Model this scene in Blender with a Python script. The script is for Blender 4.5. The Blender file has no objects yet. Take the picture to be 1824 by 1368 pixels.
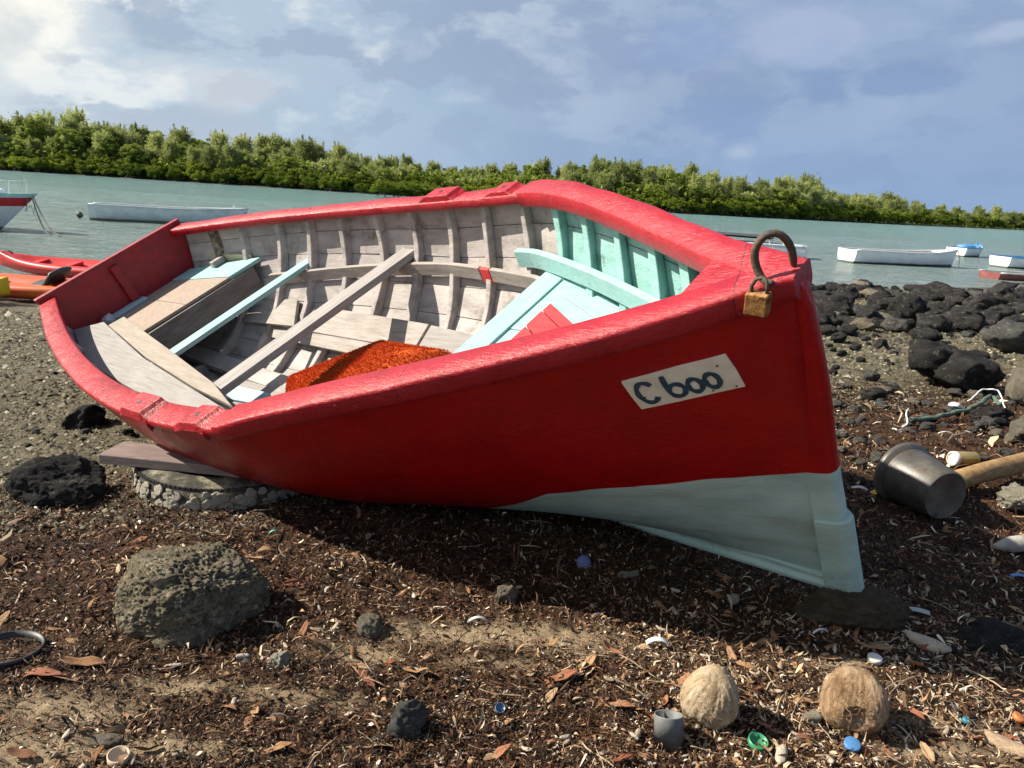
import bpy, bmesh, math, random
import numpy as np
from mathutils import Matrix, Vector
random.seed(7); RNG = np.random.default_rng(11)
S = bpy.context.scene
COL = S.collection
# ------------------------------------------------------------------ camera
F_PX, CXP, CYP, HCAM = 1370., 912., 684., 1.05
ROLL, PITCH = math.radians(3.65), math.radians(13.86)
_f = np.array([0, math.cos(PITCH), -math.sin(PITCH)]); _r0 = np.array([1., 0, 0]); _u0 = np.cross(_r0, _f)
_r = math.cos(ROLL)*_r0+math.sin(ROLL)*_u0; _u = -math.sin(ROLL)*_r0+math.cos(ROLL)*_u0
CAMP = np.array([0, 0, HCAM])
cd = bpy.data.cameras.new('camera'); cam = bpy.data.objects.new('camera', cd); COL.objects.link(cam)
cd.sensor_width = 36; cd.lens = F_PX/1824*36; cd.clip_start = .05; cd.clip_end = 6000
cam.matrix_world = Matrix(((_r[0], _u[0], -_f[0], 0), (_r[1], _u[1], -_f[1], 0), (_r[2], _u[2], -_f[2], HCAM), (0, 0, 0, 1)))
S.camera = cam
S.view_settings.view_transform = 'Standard'; S.view_settings.look = 'None'
S.view_settings.exposure = 0.93; S.view_settings.gamma = 1
S.cycles.max_bounces = 6; S.cycles.transparent_max_bounces = 6
# ------------------------------------------------------------------ sun + sky
SUN_EL, SUN_AZ = math.radians(36.5), math.radians(176)       # towards the sun: -X
sd = Vector((math.cos(SUN_EL)*math.cos(SUN_AZ), math.cos(SUN_EL)*math.sin(SUN_AZ), math.sin(SUN_EL)))
sl = bpy.data.lights.new('sun', 'SUN'); sl.energy = 5.0; sl.angle = math.radians(.5); sl.color = (1, .91, .77)
so = bpy.data.objects.new('sun', sl); COL.objects.link(so)
so.rotation_euler = sd.to_track_quat('Z', 'Y').to_euler()
W = bpy.data.worlds.new('World'); S.world = W; W.use_nodes = True
def build_world():
    nt = W.node_tree; N = nt.nodes; Lk = nt.links; N.clear()
    out = N.new('ShaderNodeOutputWorld'); bg = N.new('ShaderNodeBackground'); bg.inputs[1].default_value = .051
    Lk.new(bg.outputs[0], out.inputs[0])
    sky = N.new('ShaderNodeTexSky'); sky.sky_type = 'NISHITA'; sky.sun_disc = False
    sky.sun_elevation = SUN_EL; sky.sun_rotation = math.radians(-90)
    tc = N.new('ShaderNodeTexCoord'); sep = N.new('ShaderNodeSeparateXYZ'); Lk.new(tc.outputs['Generated'], sep.inputs[0])
    def M(op, a, b=None, c=None, clamp=False):
        m = N.new('ShaderNodeMath'); m.operation = op; m.use_clamp = clamp
        for i, v in enumerate((a, b, c)):
            if v is None: continue
            if isinstance(v, (int, float)): m.inputs[i].default_value = v
            else: Lk.new(v, m.inputs[i])
        return m.outputs[0]
    def MR(v, a, b, c=0., d=1.):
        m = N.new('ShaderNodeMapRange'); m.interpolation_type = 'SMOOTHSTEP'; Lk.new(v, m.inputs[0])
        for i, k in enumerate((a, b, c, d)): m.inputs[i+1].default_value = k
        return m.outputs[0]
    def MIX(f, a, b):
        m = N.new('ShaderNodeMix'); m.data_type = 'RGBA'
        if isinstance(f, float): m.inputs[0].default_value = f
        else: Lk.new(f, m.inputs[0])
        for i, v in ((6, a), (7, b)):
            if isinstance(v, tuple): m.inputs[i].default_value = (*v, 1)
            else: Lk.new(v, m.inputs[i])
        return m.outputs[2]
    def NO(scale, det, rough, off, zs=2.2, dist=0.):
        mp = N.new('ShaderNodeMapping'); Lk.new(tc.outputs['Generated'], mp.inputs[0])
        mp.inputs['Scale'].default_value = (1, 1, zs); mp.inputs['Location'].default_value = off
        n = N.new('ShaderNodeTexNoise'); Lk.new(mp.outputs[0], n.inputs[0])
        n.inputs['Scale'].default_value = scale; n.inputs['Detail'].default_value = det; n.inputs['Roughness'].default_value = rough
        n.inputs['Distortion'].default_value = dist
        return n.outputs['Fac']
    x, z = sep.outputs[0], sep.outputs[2]
    left = MR(x, .35, -.60)
    big = NO(2.6, 6, .52, (1.3, .2, .4), 1.6); med = NO(5.2, 9, .58, (4.1, 2.0, .3), 2.0, .15); fine = NO(13., 9, .6, (0, 5, 1), 2.0, .1)
    base = MIX(left, (3.35, 4.5, 6.5), (5.2, 6.4, 7.6))
    base = MIX(M('MULTIPLY', MR(big, .42, .62), .75), base, MIX(left, (2.65, 3.65, 5.6), (3.9, 4.9, 6.3)))
    lump = M('ADD', M('MULTIPLY', med, .72), M('MULTIPLY', fine, .28))
    bill = M('MULTIPLY', MR(lump, .49, .60), MR(x, .28, -.50, .14, .92))
    c = MIX(bill, base, MIX(left, (5.6, 6.8, 8.2), (9.8, 9.9, 9.5)))
    und = NO(5.2, 9, .58, (4.1, 2.0, .36), 2.0, .15)          # the same billows from a little lower: their grey undersides
    grey = M('MULTIPLY', MR(M('SUBTRACT', und, med), .0, .07), MR(x, .6, -.5, .35, .8))
    c = MIX(grey, c, MIX(left, (2.7, 3.65, 5.6), (4.0, 5.0, 6.3)))
    edge = M('MULTIPLY', MR(M('SUBTRACT', M('MULTIPLY', fine, .30), x), .62, .70), MR(z, .05, .2))
    c = MIX(M('MULTIPLY', edge, MR(lump, .38, .58, .35, 1.)), c, (11., 10.7, 9.6))
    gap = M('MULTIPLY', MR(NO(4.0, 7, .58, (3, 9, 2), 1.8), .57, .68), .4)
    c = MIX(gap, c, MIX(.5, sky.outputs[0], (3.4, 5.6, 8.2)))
    c = MIX(MR(M('ADD', z, M('MULTIPLY', M('SUBTRACT', big, .5), .5)), .42, .85, 0., .75), c, sky.outputs[0])  # cloud thins to darker clear sky overhead, shaped to lower the ambient fill
    low = MR(z, .15, .0)
    c = MIX(M('MULTIPLY', low, .55), c, MIX(left, (2.6, 4.1, 6.6), (5.8, 7.1, 8.1)))
    def blob(c, px, py, rx, ry, col, amt, soft=.5):
        d = _f+(px-CXP)/F_PX*_r-(py-CYP)/F_PX*_u; d = d/np.linalg.norm(d)
        vs = N.new('ShaderNodeVectorMath'); vs.operation = 'SUBTRACT'; Lk.new(tc.outputs['Generated'], vs.inputs[0]); vs.inputs[1].default_value = tuple(d)
        ax = N.new('ShaderNodeVectorMath'); ax.operation = 'DOT_PRODUCT'; Lk.new(vs.outputs[0], ax.inputs[0]); ax.inputs[1].default_value = tuple(_r*F_PX/rx)
        ay = N.new('ShaderNodeVectorMath'); ay.operation = 'DOT_PRODUCT'; Lk.new(vs.outputs[0], ay.inputs[0]); ay.inputs[1].default_value = tuple(_u*F_PX/ry)
        az = N.new('ShaderNodeVectorMath'); az.operation = 'DOT_PRODUCT'; Lk.new(vs.outputs[0], az.inputs[0]); az.inputs[1].default_value = tuple(_f)
        q = M('SQRT', M('ADD', M('MULTIPLY', ax.outputs['Value'], ax.outputs['Value']), M('MULTIPLY', ay.outputs['Value'], ay.outputs['Value'])))
        q = M('ADD', q, M('MULTIPLY', M('ABSOLUTE', az.outputs['Value']), 8))
        q = M('ADD', q, M('MULTIPLY', M('SUBTRACT', lump, .5), 5.0))
        return MIX(M('MULTIPLY', MR(q, 1.1, 1.1-soft), amt), c, col)
    for a in ((330, 145, 190, 40, (9.4, 9.2, 8.9), .3, .8), (60, 60, 150, 150, (10.8, 10.5, 9.6), .4, .8), (260, 215, 330, 26, (4.9, 5.7, 6.9), .6, .5), (1465, 155, 75, 75, (2.4, 3.5, 5.8), .6, .6), (1600, 152, 105, 36, (2.4, 3.5, 5.8), .7, .5), (1465, 155, 40, 40, (2.4, 3.5, 5.8), .4, .6),
              (1250, 215, 210, 55, (2.6, 3.7, 6.1), .6, .6), (1320, 272, 40, 20, (6.4, 7.2, 8.4), .35, .9), (1240, 90, 120, 60, (2.9, 3.9, 6.6), .5, .6), (1440, 60, 190, 60, (5.2, 6.1, 8.0), .45, .7), (1800, 55, 70, 16, (6.6, 7.4, 8.8), .35, .9)):
        c = blob(c, *a)
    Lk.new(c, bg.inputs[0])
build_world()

# ------------------------------------------------------------------ helpers
def tag(o, label=None, cat=None, group=None, kind=None):
    if label: o['label'] = label
    if cat: o['category'] = cat
    if group: o['group'] = group
    if kind: o['kind'] = kind
    return o
def link(name, me, parent=None, mat=None):
    o = bpy.data.objects.new(name, me); COL.objects.link(o)
    if parent is not None: o.parent = parent
    if mat is not None and me is not None and not len(me.materials): me.materials.append(mat)
    return o
def empty(name, loc=(0, 0, 0), rz=0, label=None, cat=None, group=None):
    o = bpy.data.objects.new(name, None); COL.objects.link(o); o.location = loc; o.rotation_euler = (0, 0, rz); o.empty_display_size = .1
    return tag(o, label, cat, group)
def mesh(name, V, Fc, smooth=True, mat=None, cols=None):
    me = bpy.data.meshes.new(name)
    V = np.asarray(V, dtype=np.float32)
    if isinstance(Fc, np.ndarray):
        n, k = Fc.shape
        me.vertices.add(len(V)); me.vertices.foreach_set('co', V.ravel())
        me.loops.add(n*k); me.loops.foreach_set('vertex_index', Fc.astype(np.int32).ravel())
        me.polygons.add(n); me.polygons.foreach_set('loop_start', np.arange(0, n*k, k, dtype=np.int32))
        me.polygons.foreach_set('loop_total', np.full(n, k, dtype=np.int32))
        me.update(calc_edges=True)
    else:
        me.from_pydata([tuple(map(float, v)) for v in V], [], [tuple(int(i) for i in f) for f in Fc])
    if smooth and len(me.polygons): me.polygons.foreach_set('use_smooth', np.ones(len(me.polygons), dtype=bool))
    if cols is not None:
        a = me.color_attributes.new('Col', 'FLOAT_COLOR', 'POINT')
        a.data.foreach_set('color', np.concatenate([cols, np.ones((len(cols), 1))], 1).astype(np.float32).ravel())
    if mat: me.materials.append(mat)
    me.update()
    return me
def bevel(o, w, seg=2, ang=.6):
    b = o.modifiers.new('bevel', 'BEVEL'); b.width = w; b.segments = seg; b.limit_method = 'ANGLE'; b.angle_limit = ang
    return o
class MB:
    def __init__(s): s.v = []; s.f = []
    def add(s, V, Fc):
        k = len(s.v); s.v += [tuple(v) for v in V]; s.f += [tuple(i+k for i in f) for f in Fc]; return s
    def box(s, c, d, R=None):
        V = np.array([[i, j, k] for i in (-.5, .5) for j in (-.5, .5) for k in (-.5, .5)])*np.array(d)
        if R is not None: V = V@np.array(R).T
        return s.add(V+np.array(c), [(0, 1, 3, 2), (4, 6, 7, 5), (0, 4, 5, 1), (2, 3, 7, 6), (0, 2, 6, 4), (1, 5, 7, 3)])
    def prism(s, poly, z0, z1):
        n = len(poly)
        a = [(*p[:2], (p[2] if len(p) > 2 else 0)+z0) for p in poly]; b = [(*p[:2], (p[2] if len(p) > 2 else 0)+z1) for p in poly]
        return s.add(a+b, [tuple(range(n))[::-1], tuple(range(n, 2*n))]+[(i, (i+1) % n, n+(i+1) % n, n+i) for i in range(n)])
    def tube(s, P, r, n=8, cap=True):
        P = np.array(P, float); m = len(P); r = np.full(m, r) if np.isscalar(r) else np.array(r)
        T = np.gradient(P, axis=0); T /= np.linalg.norm(T, axis=1)[:, None]+1e-9
        u = np.cross(T[0], [0, 0, 1.]);
        if np.linalg.norm(u) < .1: u = np.cross(T[0], [1., 0, 0])
        V = []
        for i in range(m):
            u = u-T[i]*(u@T[i]); u /= np.linalg.norm(u)+1e-9; w = np.cross(T[i], u)
            for k in range(n):
                a = 2*math.pi*k/n; V.append(P[i]+r[i]*(math.cos(a)*u+math.sin(a)*w))
        Fc = [(i*n+k, i*n+(k+1) % n, (i+1)*n+(k+1) % n, (i+1)*n+k) for i in range(m-1) for k in range(n)]
        if cap: Fc += [tuple(range(n))[::-1], tuple((m-1)*n+k for k in range(n))]
        return s.add(V, Fc)
    def lathe(s, prof, n=32, c=(0, 0, 0)):
        k = len(prof)
        V = [(r*math.cos(2*math.pi*j/n)+c[0], r*math.sin(2*math.pi*j/n)+c[1], z+c[2]) for (r, z) in prof for j in range(n)]
        return s.add(V, [(i*n+j, i*n+(j+1) % n, (i+1)*n+(j+1) % n, (i+1)*n+j) for i in range(k-1) for j in range(n)])
    def grid(s, G, flip=False):
        a, b = G.shape[:2]
        Fc = [(i*b+j, i*b+j+1, (i+1)*b+j+1, (i+1)*b+j) for i in range(a-1) for j in range(b-1)]
        if flip: Fc = [f[::-1] for f in Fc]
        return s.add(G.reshape(-1, 3), Fc)
    def sweep(s, secs, caps=True, closed=True):
        G = np.array(secs); a, b = G.shape[:2]
        Fc = [(i*b+j, (i+1)*b+j, (i+1)*b+(j+1) % b, i*b+(j+1) % b) for i in range(a-1) for j in range(b if closed else b-1)]
        if caps: Fc += [tuple(range(b)), tuple((a-1)*b+j for j in range(b))[::-1]]
        return s.add(G.reshape(-1, 3), Fc)
    def build(s, name, mat=None, parent=None, smooth=False, fix=True):
        me = mesh(name, s.v, s.f, smooth=smooth)
        if fix:
            bm = bmesh.new(); bm.from_mesh(me); bmesh.ops.recalc_face_normals(bm, faces=bm.faces); bm.to_mesh(me); bm.free()
        return link(name, me, parent, mat)
# numpy value noise
def _h(ix, iy, iz, seed):
    n = (ix.astype(np.int64)*374761393+iy.astype(np.int64)*668265263+iz.astype(np.int64)*2147483647+seed*974634777) & 0xffffffff
    n = ((n ^ (n >> 13))*1274126177) & 0xffffffff
    n = ((n ^ (n >> 16))*2246822519) & 0xffffffff
    return ((n ^ (n >> 15)) & 0xffffff)/float(0xffffff)
def vnoise(P, seed=0):
    I = np.floor(P); f = P-I; I = I.astype(np.int64); f = f*f*(3-2*f); r = 0
    for a in (0, 1):
        for b in (0, 1):
            for c in (0, 1):
                w = (f[:, 0] if a else 1-f[:, 0])*(f[:, 1] if b else 1-f[:, 1])*(f[:, 2] if c else 1-f[:, 2])
                r = r+w*_h(I[:, 0]+a, I[:, 1]+b, I[:, 2]+c, seed)
    return r*2-1
def fbm(P, scale=1., octv=4, rough=.5, seed=0):
    r = 0; a = 1; t = 0
    for k in range(octv):
        r = r+a*vnoise(P*scale+17.3*k, seed+k); t += a; a *= rough; scale *= 2.03
    return r/t
def worley(P, scale, seed=0):
    Q = P*scale; I = np.floor(Q).astype(np.int64); best = np.full(len(P), 9.)
    for a in (-1, 0, 1):
        for b in (-1, 0, 1):
            for c in (-1, 0, 1):
                J = I+np.array([a, b, c])
                X = J+np.stack([_h(J[:, 0], J[:, 1], J[:, 2], seed+k) for k in (1, 2, 3)], -1)
                best = np.minimum(best, ((X-Q)**2).sum(1))
    return np.sqrt(best)
# ------------------------------------------------------------------ materials
def nodes(name):
    m = bpy.data.materials.new(name); m.use_nodes = True; nt = m.node_tree
    return m, nt, nt.nodes['Principled BSDF']
class NG:
    def __init__(s, name):
        s.m, s.nt, s.b = nodes(name); s.N = s.nt.nodes; s.L = s.nt.links; s.tc = s.N.new('ShaderNodeTexCoord')
    def map(s, stretch=(1, 1, 1), coord='Object', loc=(0, 0, 0)):
        mp = s.N.new('ShaderNodeMapping'); s.L.new(s.tc.outputs[coord], mp.inputs[0]); mp.inputs['Scale'].default_value = stretch; mp.inputs['Location'].default_value = loc; return mp.outputs[0]
    def wmap(s, stretch=(1, 1, 1)):
        g = s.N.new('ShaderNodeNewGeometry'); mp = s.N.new('ShaderNodeMapping'); s.L.new(g.outputs['Position'], mp.inputs[0]); mp.inputs['Scale'].default_value = stretch; return mp.outputs[0]
    def noise(s, v, scale, det=5, rough=.55, dist=0):
        n = s.N.new('ShaderNodeTexNoise'); s.L.new(v, n.inputs[0]); n.inputs['Scale'].default_value = scale; n.inputs['Detail'].default_value = det; n.inputs['Roughness'].default_value = rough; n.inputs['Distortion'].default_value = dist
        return n.outputs['Fac']
    def vor(s, v, scale, feat='F1'):
        n = s.N.new('ShaderNodeTexVoronoi'); n.feature = feat; s.L.new(v, n.inputs[0]); n.inputs['Scale'].default_value = scale; return n.outputs['Distance']
    def ramp(s, f, stops, interp='LINEAR'):
        r = s.N.new('ShaderNodeValToRGB'); s.L.new(f, r.inputs[0]); e = r.color_ramp.elements; r.color_ramp.interpolation = interp
        while len(e) < len(stops): e.new(.5)
        for k, (p, c) in enumerate(stops): e[k].position = p; e[k].color = (*c, 1) if isinstance(c, tuple) else (c, c, c, 1)
        return r.outputs[0]
    def mix(s, f, a, b, mode='MIX'):
        m = s.N.new('ShaderNodeMix'); m.data_type = 'RGBA'; m.blend_type = mode
        if isinstance(f, (int, float)): m.inputs[0].default_value = f
        else: s.L.new(f, m.inputs[0])
        for i, v in ((6, a), (7, b)):
            if isinstance(v, tuple): m.inputs[i].default_value = (*v, 1)
            else: s.L.new(v, m.inputs[i])
        return m.outputs[2]
    def math(s, op, a, b=0., clamp=False):
        m = s.N.new('ShaderNodeMath'); m.operation = op; m.use_clamp = clamp
        for i, v in enumerate((a, b)):
            if isinstance(v, (int, float)): m.inputs[i].default_value = v
            else: s.L.new(v, m.inputs[i])
        return m.outputs[0]
    def sep(s, v):
        n = s.N.new('ShaderNodeSeparateXYZ'); s.L.new(v, n.inputs[0]); return n.outputs
    def attr(s, name='Col'):
        n = s.N.new('ShaderNodeAttribute'); n.attribute_name = name; return n.outputs['Color']
    def rnd(s):
        return s.N.new('ShaderNodeObjectInfo').outputs['Random']
    def bump(s, h, strength=.5, dist=.01, prev=None):
        b = s.N.new('ShaderNodeBump'); s.L.new(h, b.inputs['Height']); b.inputs['Strength'].default_value = strength; b.inputs['Distance'].default_value = dist
        if prev is not None: s.L.new(prev, b.inputs['Normal'])
        return b.outputs[0]
    def out(s, col=None, rough=None, normal=None, spec=None, **kw):
        def put(k, v):
            if v is None: return
            if isinstance(v, tuple): s.b.inputs[k].default_value = (*v, 1)
            elif isinstance(v, (int, float)): s.b.inputs[k].default_value = v
            else: s.L.new(v, s.b.inputs[k])
        put('Base Color', col); put('Roughness', rough); put('Specular IOR Level', spec)
        if normal is not None: s.L.new(normal, s.b.inputs['Normal'])
        for k, v in kw.items(): put(k.replace('_', ' '), v)
        return s.m
def simple(name, c1, c2, scale=8, rough=.6, bs=.3, bd=.005, bscale=60, stretch=(1, 1, 1), spec=.5, lo=.35, hi=.65, **kw):
    g = NG(name); v = g.map(stretch); f = g.noise(v, scale, 6, .6); c = g.ramp(f, [(lo, c1), (hi, c2)])
    b = g.bump(g.noise(v, bscale, 5, .6), bs, bd)
    return g.out(c, rough, b, spec, **kw)
RED = (.40, .006, .010); BLUE = (.42, .72, .70)
def mat_hull():
    g = NG('hull_paint'); v = g.map(); p = g.sep(v)
    n = g.noise(v, 9, 5); wob = g.math('MULTIPLY', g.math('SUBTRACT', g.noise(g.map((1, 1, 1)), 4, 2), .5), .03)
    # paint line height rises a little towards the bow
    line = g.math('ADD', g.math('ADD', g.math('MULTIPLY', p[0], .075), .145), wob)
    line = g.math('SUBTRACT', line, g.math('MULTIPLY', g.math('MAXIMUM', g.math('SUBTRACT', 3.25, p[0]), 0.), .42))
    isred = g.math('GREATER_THAN', g.math('SUBTRACT', p[2], line), 0)
    red = g.ramp(g.noise(v, 5, 7, .62), [(.3, (.25, .0008, .002)), (.5, (.32, .001, .003)), (.72, (.39, .002, .004))])
    sc = g.ramp(g.noise(g.map((1, 1, 2.4)), 26, 8, .72), [(.66, 0.), (.74, 1.)]); sc2 = g.ramp(g.noise(v, 2.6, 2), [(.55, 0.), (.7, 1.)])
    red = g.mix(g.math('MULTIPLY', g.math('MULTIPLY', sc, sc2), .30), red, (.34, .07, .05))
    blue = g.ramp(g.noise(g.map((1, 1, 2.5)), 4, 8, .65), [(.3, (.30, .43, .40)), (.5, (.40, .56, .52)), (.7, (.47, .62, .59))])
    dirt = g.ramp(g.noise(g.map((.6, 1, 3)), 3.1, 6, .6), [(.52, 0.), (.68, 1.)])
    blue = g.mix(g.math('MULTIPLY', dirt, .75), blue, (.30, .34, .27)); blue = g.mix(g.ramp(g.noise(g.map((1, 1, 4), loc=(4, 2, 7)), 15, 9, .8), [(.60, 0.), (.66, .5)]), blue, (.24, .25, .20)); blue = g.mix(g.ramp(g.noise(g.map((1, 1, 1), loc=(9, 2, 7)), 30, 7, .8), [(.66, 0.), (.70, .6)]), blue, (.62, .74, .70))
    col = g.mix(isred, blue, red)
    zz = g.math('ADD', p[2], g.math('MULTIPLY', g.math('SUBTRACT', g.noise(v, 2, 2), .5), .03)); fz = g.N.new('ShaderNodeMath'); fz.operation = 'FRACT'; g.L.new(g.math('MULTIPLY', zz, 7.5), fz.inputs[0]); ln = g.math('LESS_THAN', g.math('ABSOLUTE', g.math('SUBTRACT', fz.outputs[0], .5)), .022); b0 = g.bump(g.math('MULTIPLY', ln, -1.), .35, .0016)
    scr = g.ramp(g.noise(g.map((.8, .8, 7), loc=(2, 5, 9)), 9, 9, .8), [(.67, 0.), (.70, .5)]); col = g.mix(g.math('MULTIPLY', scr, isred), col, (.17, .012, .012)); mudm = g.ramp(g.noise(g.map((1, 1, 1), loc=(6, 1, 9)), 14, 9, .8), [(.56, 0.), (.66, .6)]); mudz = g.N.new('ShaderNodeMapRange'); g.L.new(p[2], mudz.inputs[0]); mudz.inputs[1].default_value = .30; mudz.inputs[2].default_value = .02; col = g.mix(g.math('MULTIPLY', mudm, mudz.outputs[0]), col, (.14, .11, .075))
    b = g.bump(g.noise(g.map((1, 1, 6)), 34, 6, .6), .32, .006, b0)
    b = g.bump(g.noise(v, 6, 3), .3, .02, b)
    r = g.ramp(g.noise(v, 14, 5), [(.3, .22), (.7, .42)])
    return g.out(col, g.mix(isred, (.55, .55, .55), r), b, .28)
def mat_cap():
    g = NG('red_cap_paint'); v = g.map()
    c = g.ramp(g.noise(v, 7, 8, .65), [(.28, (.27, .002, .008)), (.5, (.37, .006, .016)), (.75, (.44, .018, .03))])
    st = g.map((1.2, 5, 5)); rid = g.noise(st, 24, 7, .7, .6)
    c = g.mix(g.ramp(g.noise(st, 40, 6, .7, .5), [(.62, 0.), (.70, .55)]), c, (.30, .004, .008))
    c = g.mix(g.ramp(g.noise(g.map((1, 1, 1), loc=(3, 1, 2)), 55, 4, .7), [(.70, 0.), (.76, .8)]), c, (.72, .40, .36))
    wn = g.ramp(g.noise(g.map((1, 1, 1), loc=(8, 3, 1)), 17, 9, .78), [(.655, 0.), (.685, .85)]); c = g.mix(wn, c, (.30, .20, .15))
    fr = g.N.new('ShaderNodeMath'); fr.operation = 'FRACT'; g.L.new(g.math('MULTIPLY', g.math('ADD', g.sep(v)[0], g.math('MULTIPLY', g.sep(v)[1], .35)), 1.18), fr.inputs[0])
    jt = g.math('LESS_THAN', g.math('ABSOLUTE', g.math('SUBTRACT', fr.outputs[0], g.math('ADD', g.math('MULTIPLY', g.math('SUBTRACT', g.noise(v, 30, 3), .5), .012), .5))), .0016); c = g.mix(g.math('MULTIPLY', jt, .8), c, (.06, .002, .004))
    b = g.bump(g.math('MULTIPLY', jt, -1.), .6, .004)
    b = g.bump(rid, .55, .008, b); b = g.bump(g.noise(v, 9, 3), .4, .02, b)
    return g.out(c, g.ramp(g.noise(v, 18, 4), [(.3, .24), (.7, .44)]), b, .5)
def mat_inner():
    g = NG('inner_plank_paint'); v = g.map(); p = g.sep(v)
    w = g.ramp(g.noise(g.map((1, 2, 4)), 5, 8, .65), [(.25, (.20, .18, .17)), (.42, (.36, .33, .315)), (.6, (.46, .42, .405)), (.8, (.54, .50, .485))])
    st = g.ramp(g.noise(g.map((2, 2, 2), loc=(5, 1, 0)), 3.4, 8, .72), [(.54, 0.), (.68, 1.)])
    w = g.mix(g.math('MULTIPLY', st, .7), w, (.13, .105, .085))
    ye = g.ramp(g.noise(g.map((2, 2, 2), loc=(9, 4, 2)), 4.1, 7, .7), [(.60, 0.), (.68, 1.)])
    w = g.mix(g.math('MULTIPLY', ye, .6), w, (.58, .50, .33))
    rd = g.ramp(g.noise(g.map((1.5, 1.5, 1.5), loc=(1, 14, 3)), 5.2, 7, .75), [(.70, 0.), (.715, 1.)])
    w = g.mix(rd, w, (.50, .03, .035))
    bl = g.ramp(g.noise(g.map((1, 2, 3)), 6, 7, .6), [(.3, (.22, .42, .39)), (.6, (.31, .55, .52))])
    mold = g.ramp(g.noise(g.map((1, 1, 1), loc=(2, 2, 2)), 7, 8, .75), [(.55, 0.), (.66, 1.)])
    bl = g.mix(g.math('MULTIPLY', mold, .8), bl, (.07, .09, .08))
    jx = g.math('ADD', p[0], g.math('MULTIPLY', g.math('SUBTRACT', g.noise(v, 12, 4), .5), .08))
    col = g.mix(g.math('GREATER_THAN', jx, 2.70), w, bl)
    b = g.bump(g.noise(g.map((1, 5, 5)), 22, 8, .7), .5, .006); b = g.bump(g.noise(v, 60, 5, .7), .4, .003, b)
    return g.out(col, .72, b, .25)
def mat_wood(name, a, bcol, ccol, grain=(1.2, 18, 18), gs=4, crack=.5, paint=None, pl=.5, rough=.8):
    g = NG(name); v = g.map(grain); r = g.rnd()
    cm = g.N.new('ShaderNodeCombineXYZ'); g.L.new(g.math('MULTIPLY', r, 31.), cm.inputs[0]); g.L.new(g.math('MULTIPLY', r, 17.), cm.inputs[2])
    ad = g.N.new('ShaderNodeVectorMath'); g.L.new(v, ad.inputs[0]); g.L.new(cm.outputs[0], ad.inputs[1]); v = ad.outputs[0]
    c = g.ramp(g.noise(v, gs, 7, .68, .4), [(.25, a), (.5, bcol), (.75, ccol)])
    big = g.noise(g.map((2, 2, 2)), 3, 4, .6)
    c = g.mix(g.ramp(big, [(.4, 0.), (.75, .35)]), c, a)
    cr = g.ramp(g.noise(v, gs*2.2, 4, .5, .6), [(.66, 0.), (.71, 1.)])
    c = g.mix(g.math('MULTIPLY', cr, crack), c, (.05, .04, .03))
    if paint: c = g.mix(g.ramp(g.noise(g.map((2, 3, 3)), 7, 9, .75), [(pl, 0.), (pl+.03, 1.)]), c, paint)
    b = g.bump(g.noise(v, gs*3, 6, .7), .5, .003)
    return g.out(c, rough, b, .25)
M_HULL = mat_hull(); M_CAP = mat_cap(); M_INNER = mat_inner()
M_TRANS = simple('transom_red_paint', (.21, .0015, .008), (.33, .003, .012), 6, .45, .35, .006, 40, (1, 3, 3))
M_GREYX = mat_wood('grey_wood_long', (.20, .19, .18), (.30, .285, .275), (.39, .37, .355))
M_GREYY = mat_wood('grey_wood_cross', (.22, .205, .195), (.32, .30, .29), (.42, .40, .38), (18, 1.2, 18))
M_TANX = mat_wood('tan_ply', (.25, .195, .155), (.33, .265, .215), (.40, .33, .275), (7, 7, 7), 6, .15)
M_WHITEX = mat_wood('pale_painted_wood', (.21, .185, .165), (.34, .31, .285), (.44, .41, .385), (1.5, 14, 14), 4, .5)
M_YEL = mat_wood('cream_batten_wood', (.38, .34, .22), (.50, .46, .32), (.60, .56, .43), (2, 14, 14), 4, .4)
M_DARKW = mat_wood('dark_seat_front', (.10, .085, .075), (.18, .16, .15), (.27, .25, .24), (8, 1.5, 8), 4, .4)
M_BLUEY = mat_wood('blue_painted_wood_cross', (.23, .43, .42), (.29, .50, .49), (.36, .57, .56), (9, 1.5, 9), 5, .35, rough=.6)
M_BLUEX = mat_wood('blue_painted_wood', (.23, .43, .42), (.29, .50, .49), (.36, .57, .56), (1.5, 8, 8), 5, .35, rough=.6)
M_PALEB = mat_wood('pale_blue_plank', (.30, .43, .48), (.36, .50, .55), (.44, .56, .60), (1.5, 8, 8), 5, .2)
M_HATCH = mat_wood('red_hatch_wood', (.36, .035, .045), (.46, .05, .06), (.52, .08, .085), (1.5, 14, 14), 4, .5)
M_RUST = simple('rusty_iron', (.045, .05, .042), (.16, .10, .06), 30, .75, .8, .002, 160, Metallic=.3)
M_LOCK = simple('rusty_brass', (.16, .065, .025), (.50, .27, .09), 70, .6, 1.0, .003, 260, Metallic=.45)
M_WHITE = simple('weathered_white_paint', (.55, .56, .55), (.82, .83, .82), 5, .5, .2, .004, 30)
M_BLACK = simple('black_plastic', (.015, .016, .018), (.035, .036, .04), 8, .5, .2, .002, 50)
M_INK = simple('plate_ink', (.012, .04, .065), (.025, .065, .10), 60, .6, .1, .001, 90)

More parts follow.
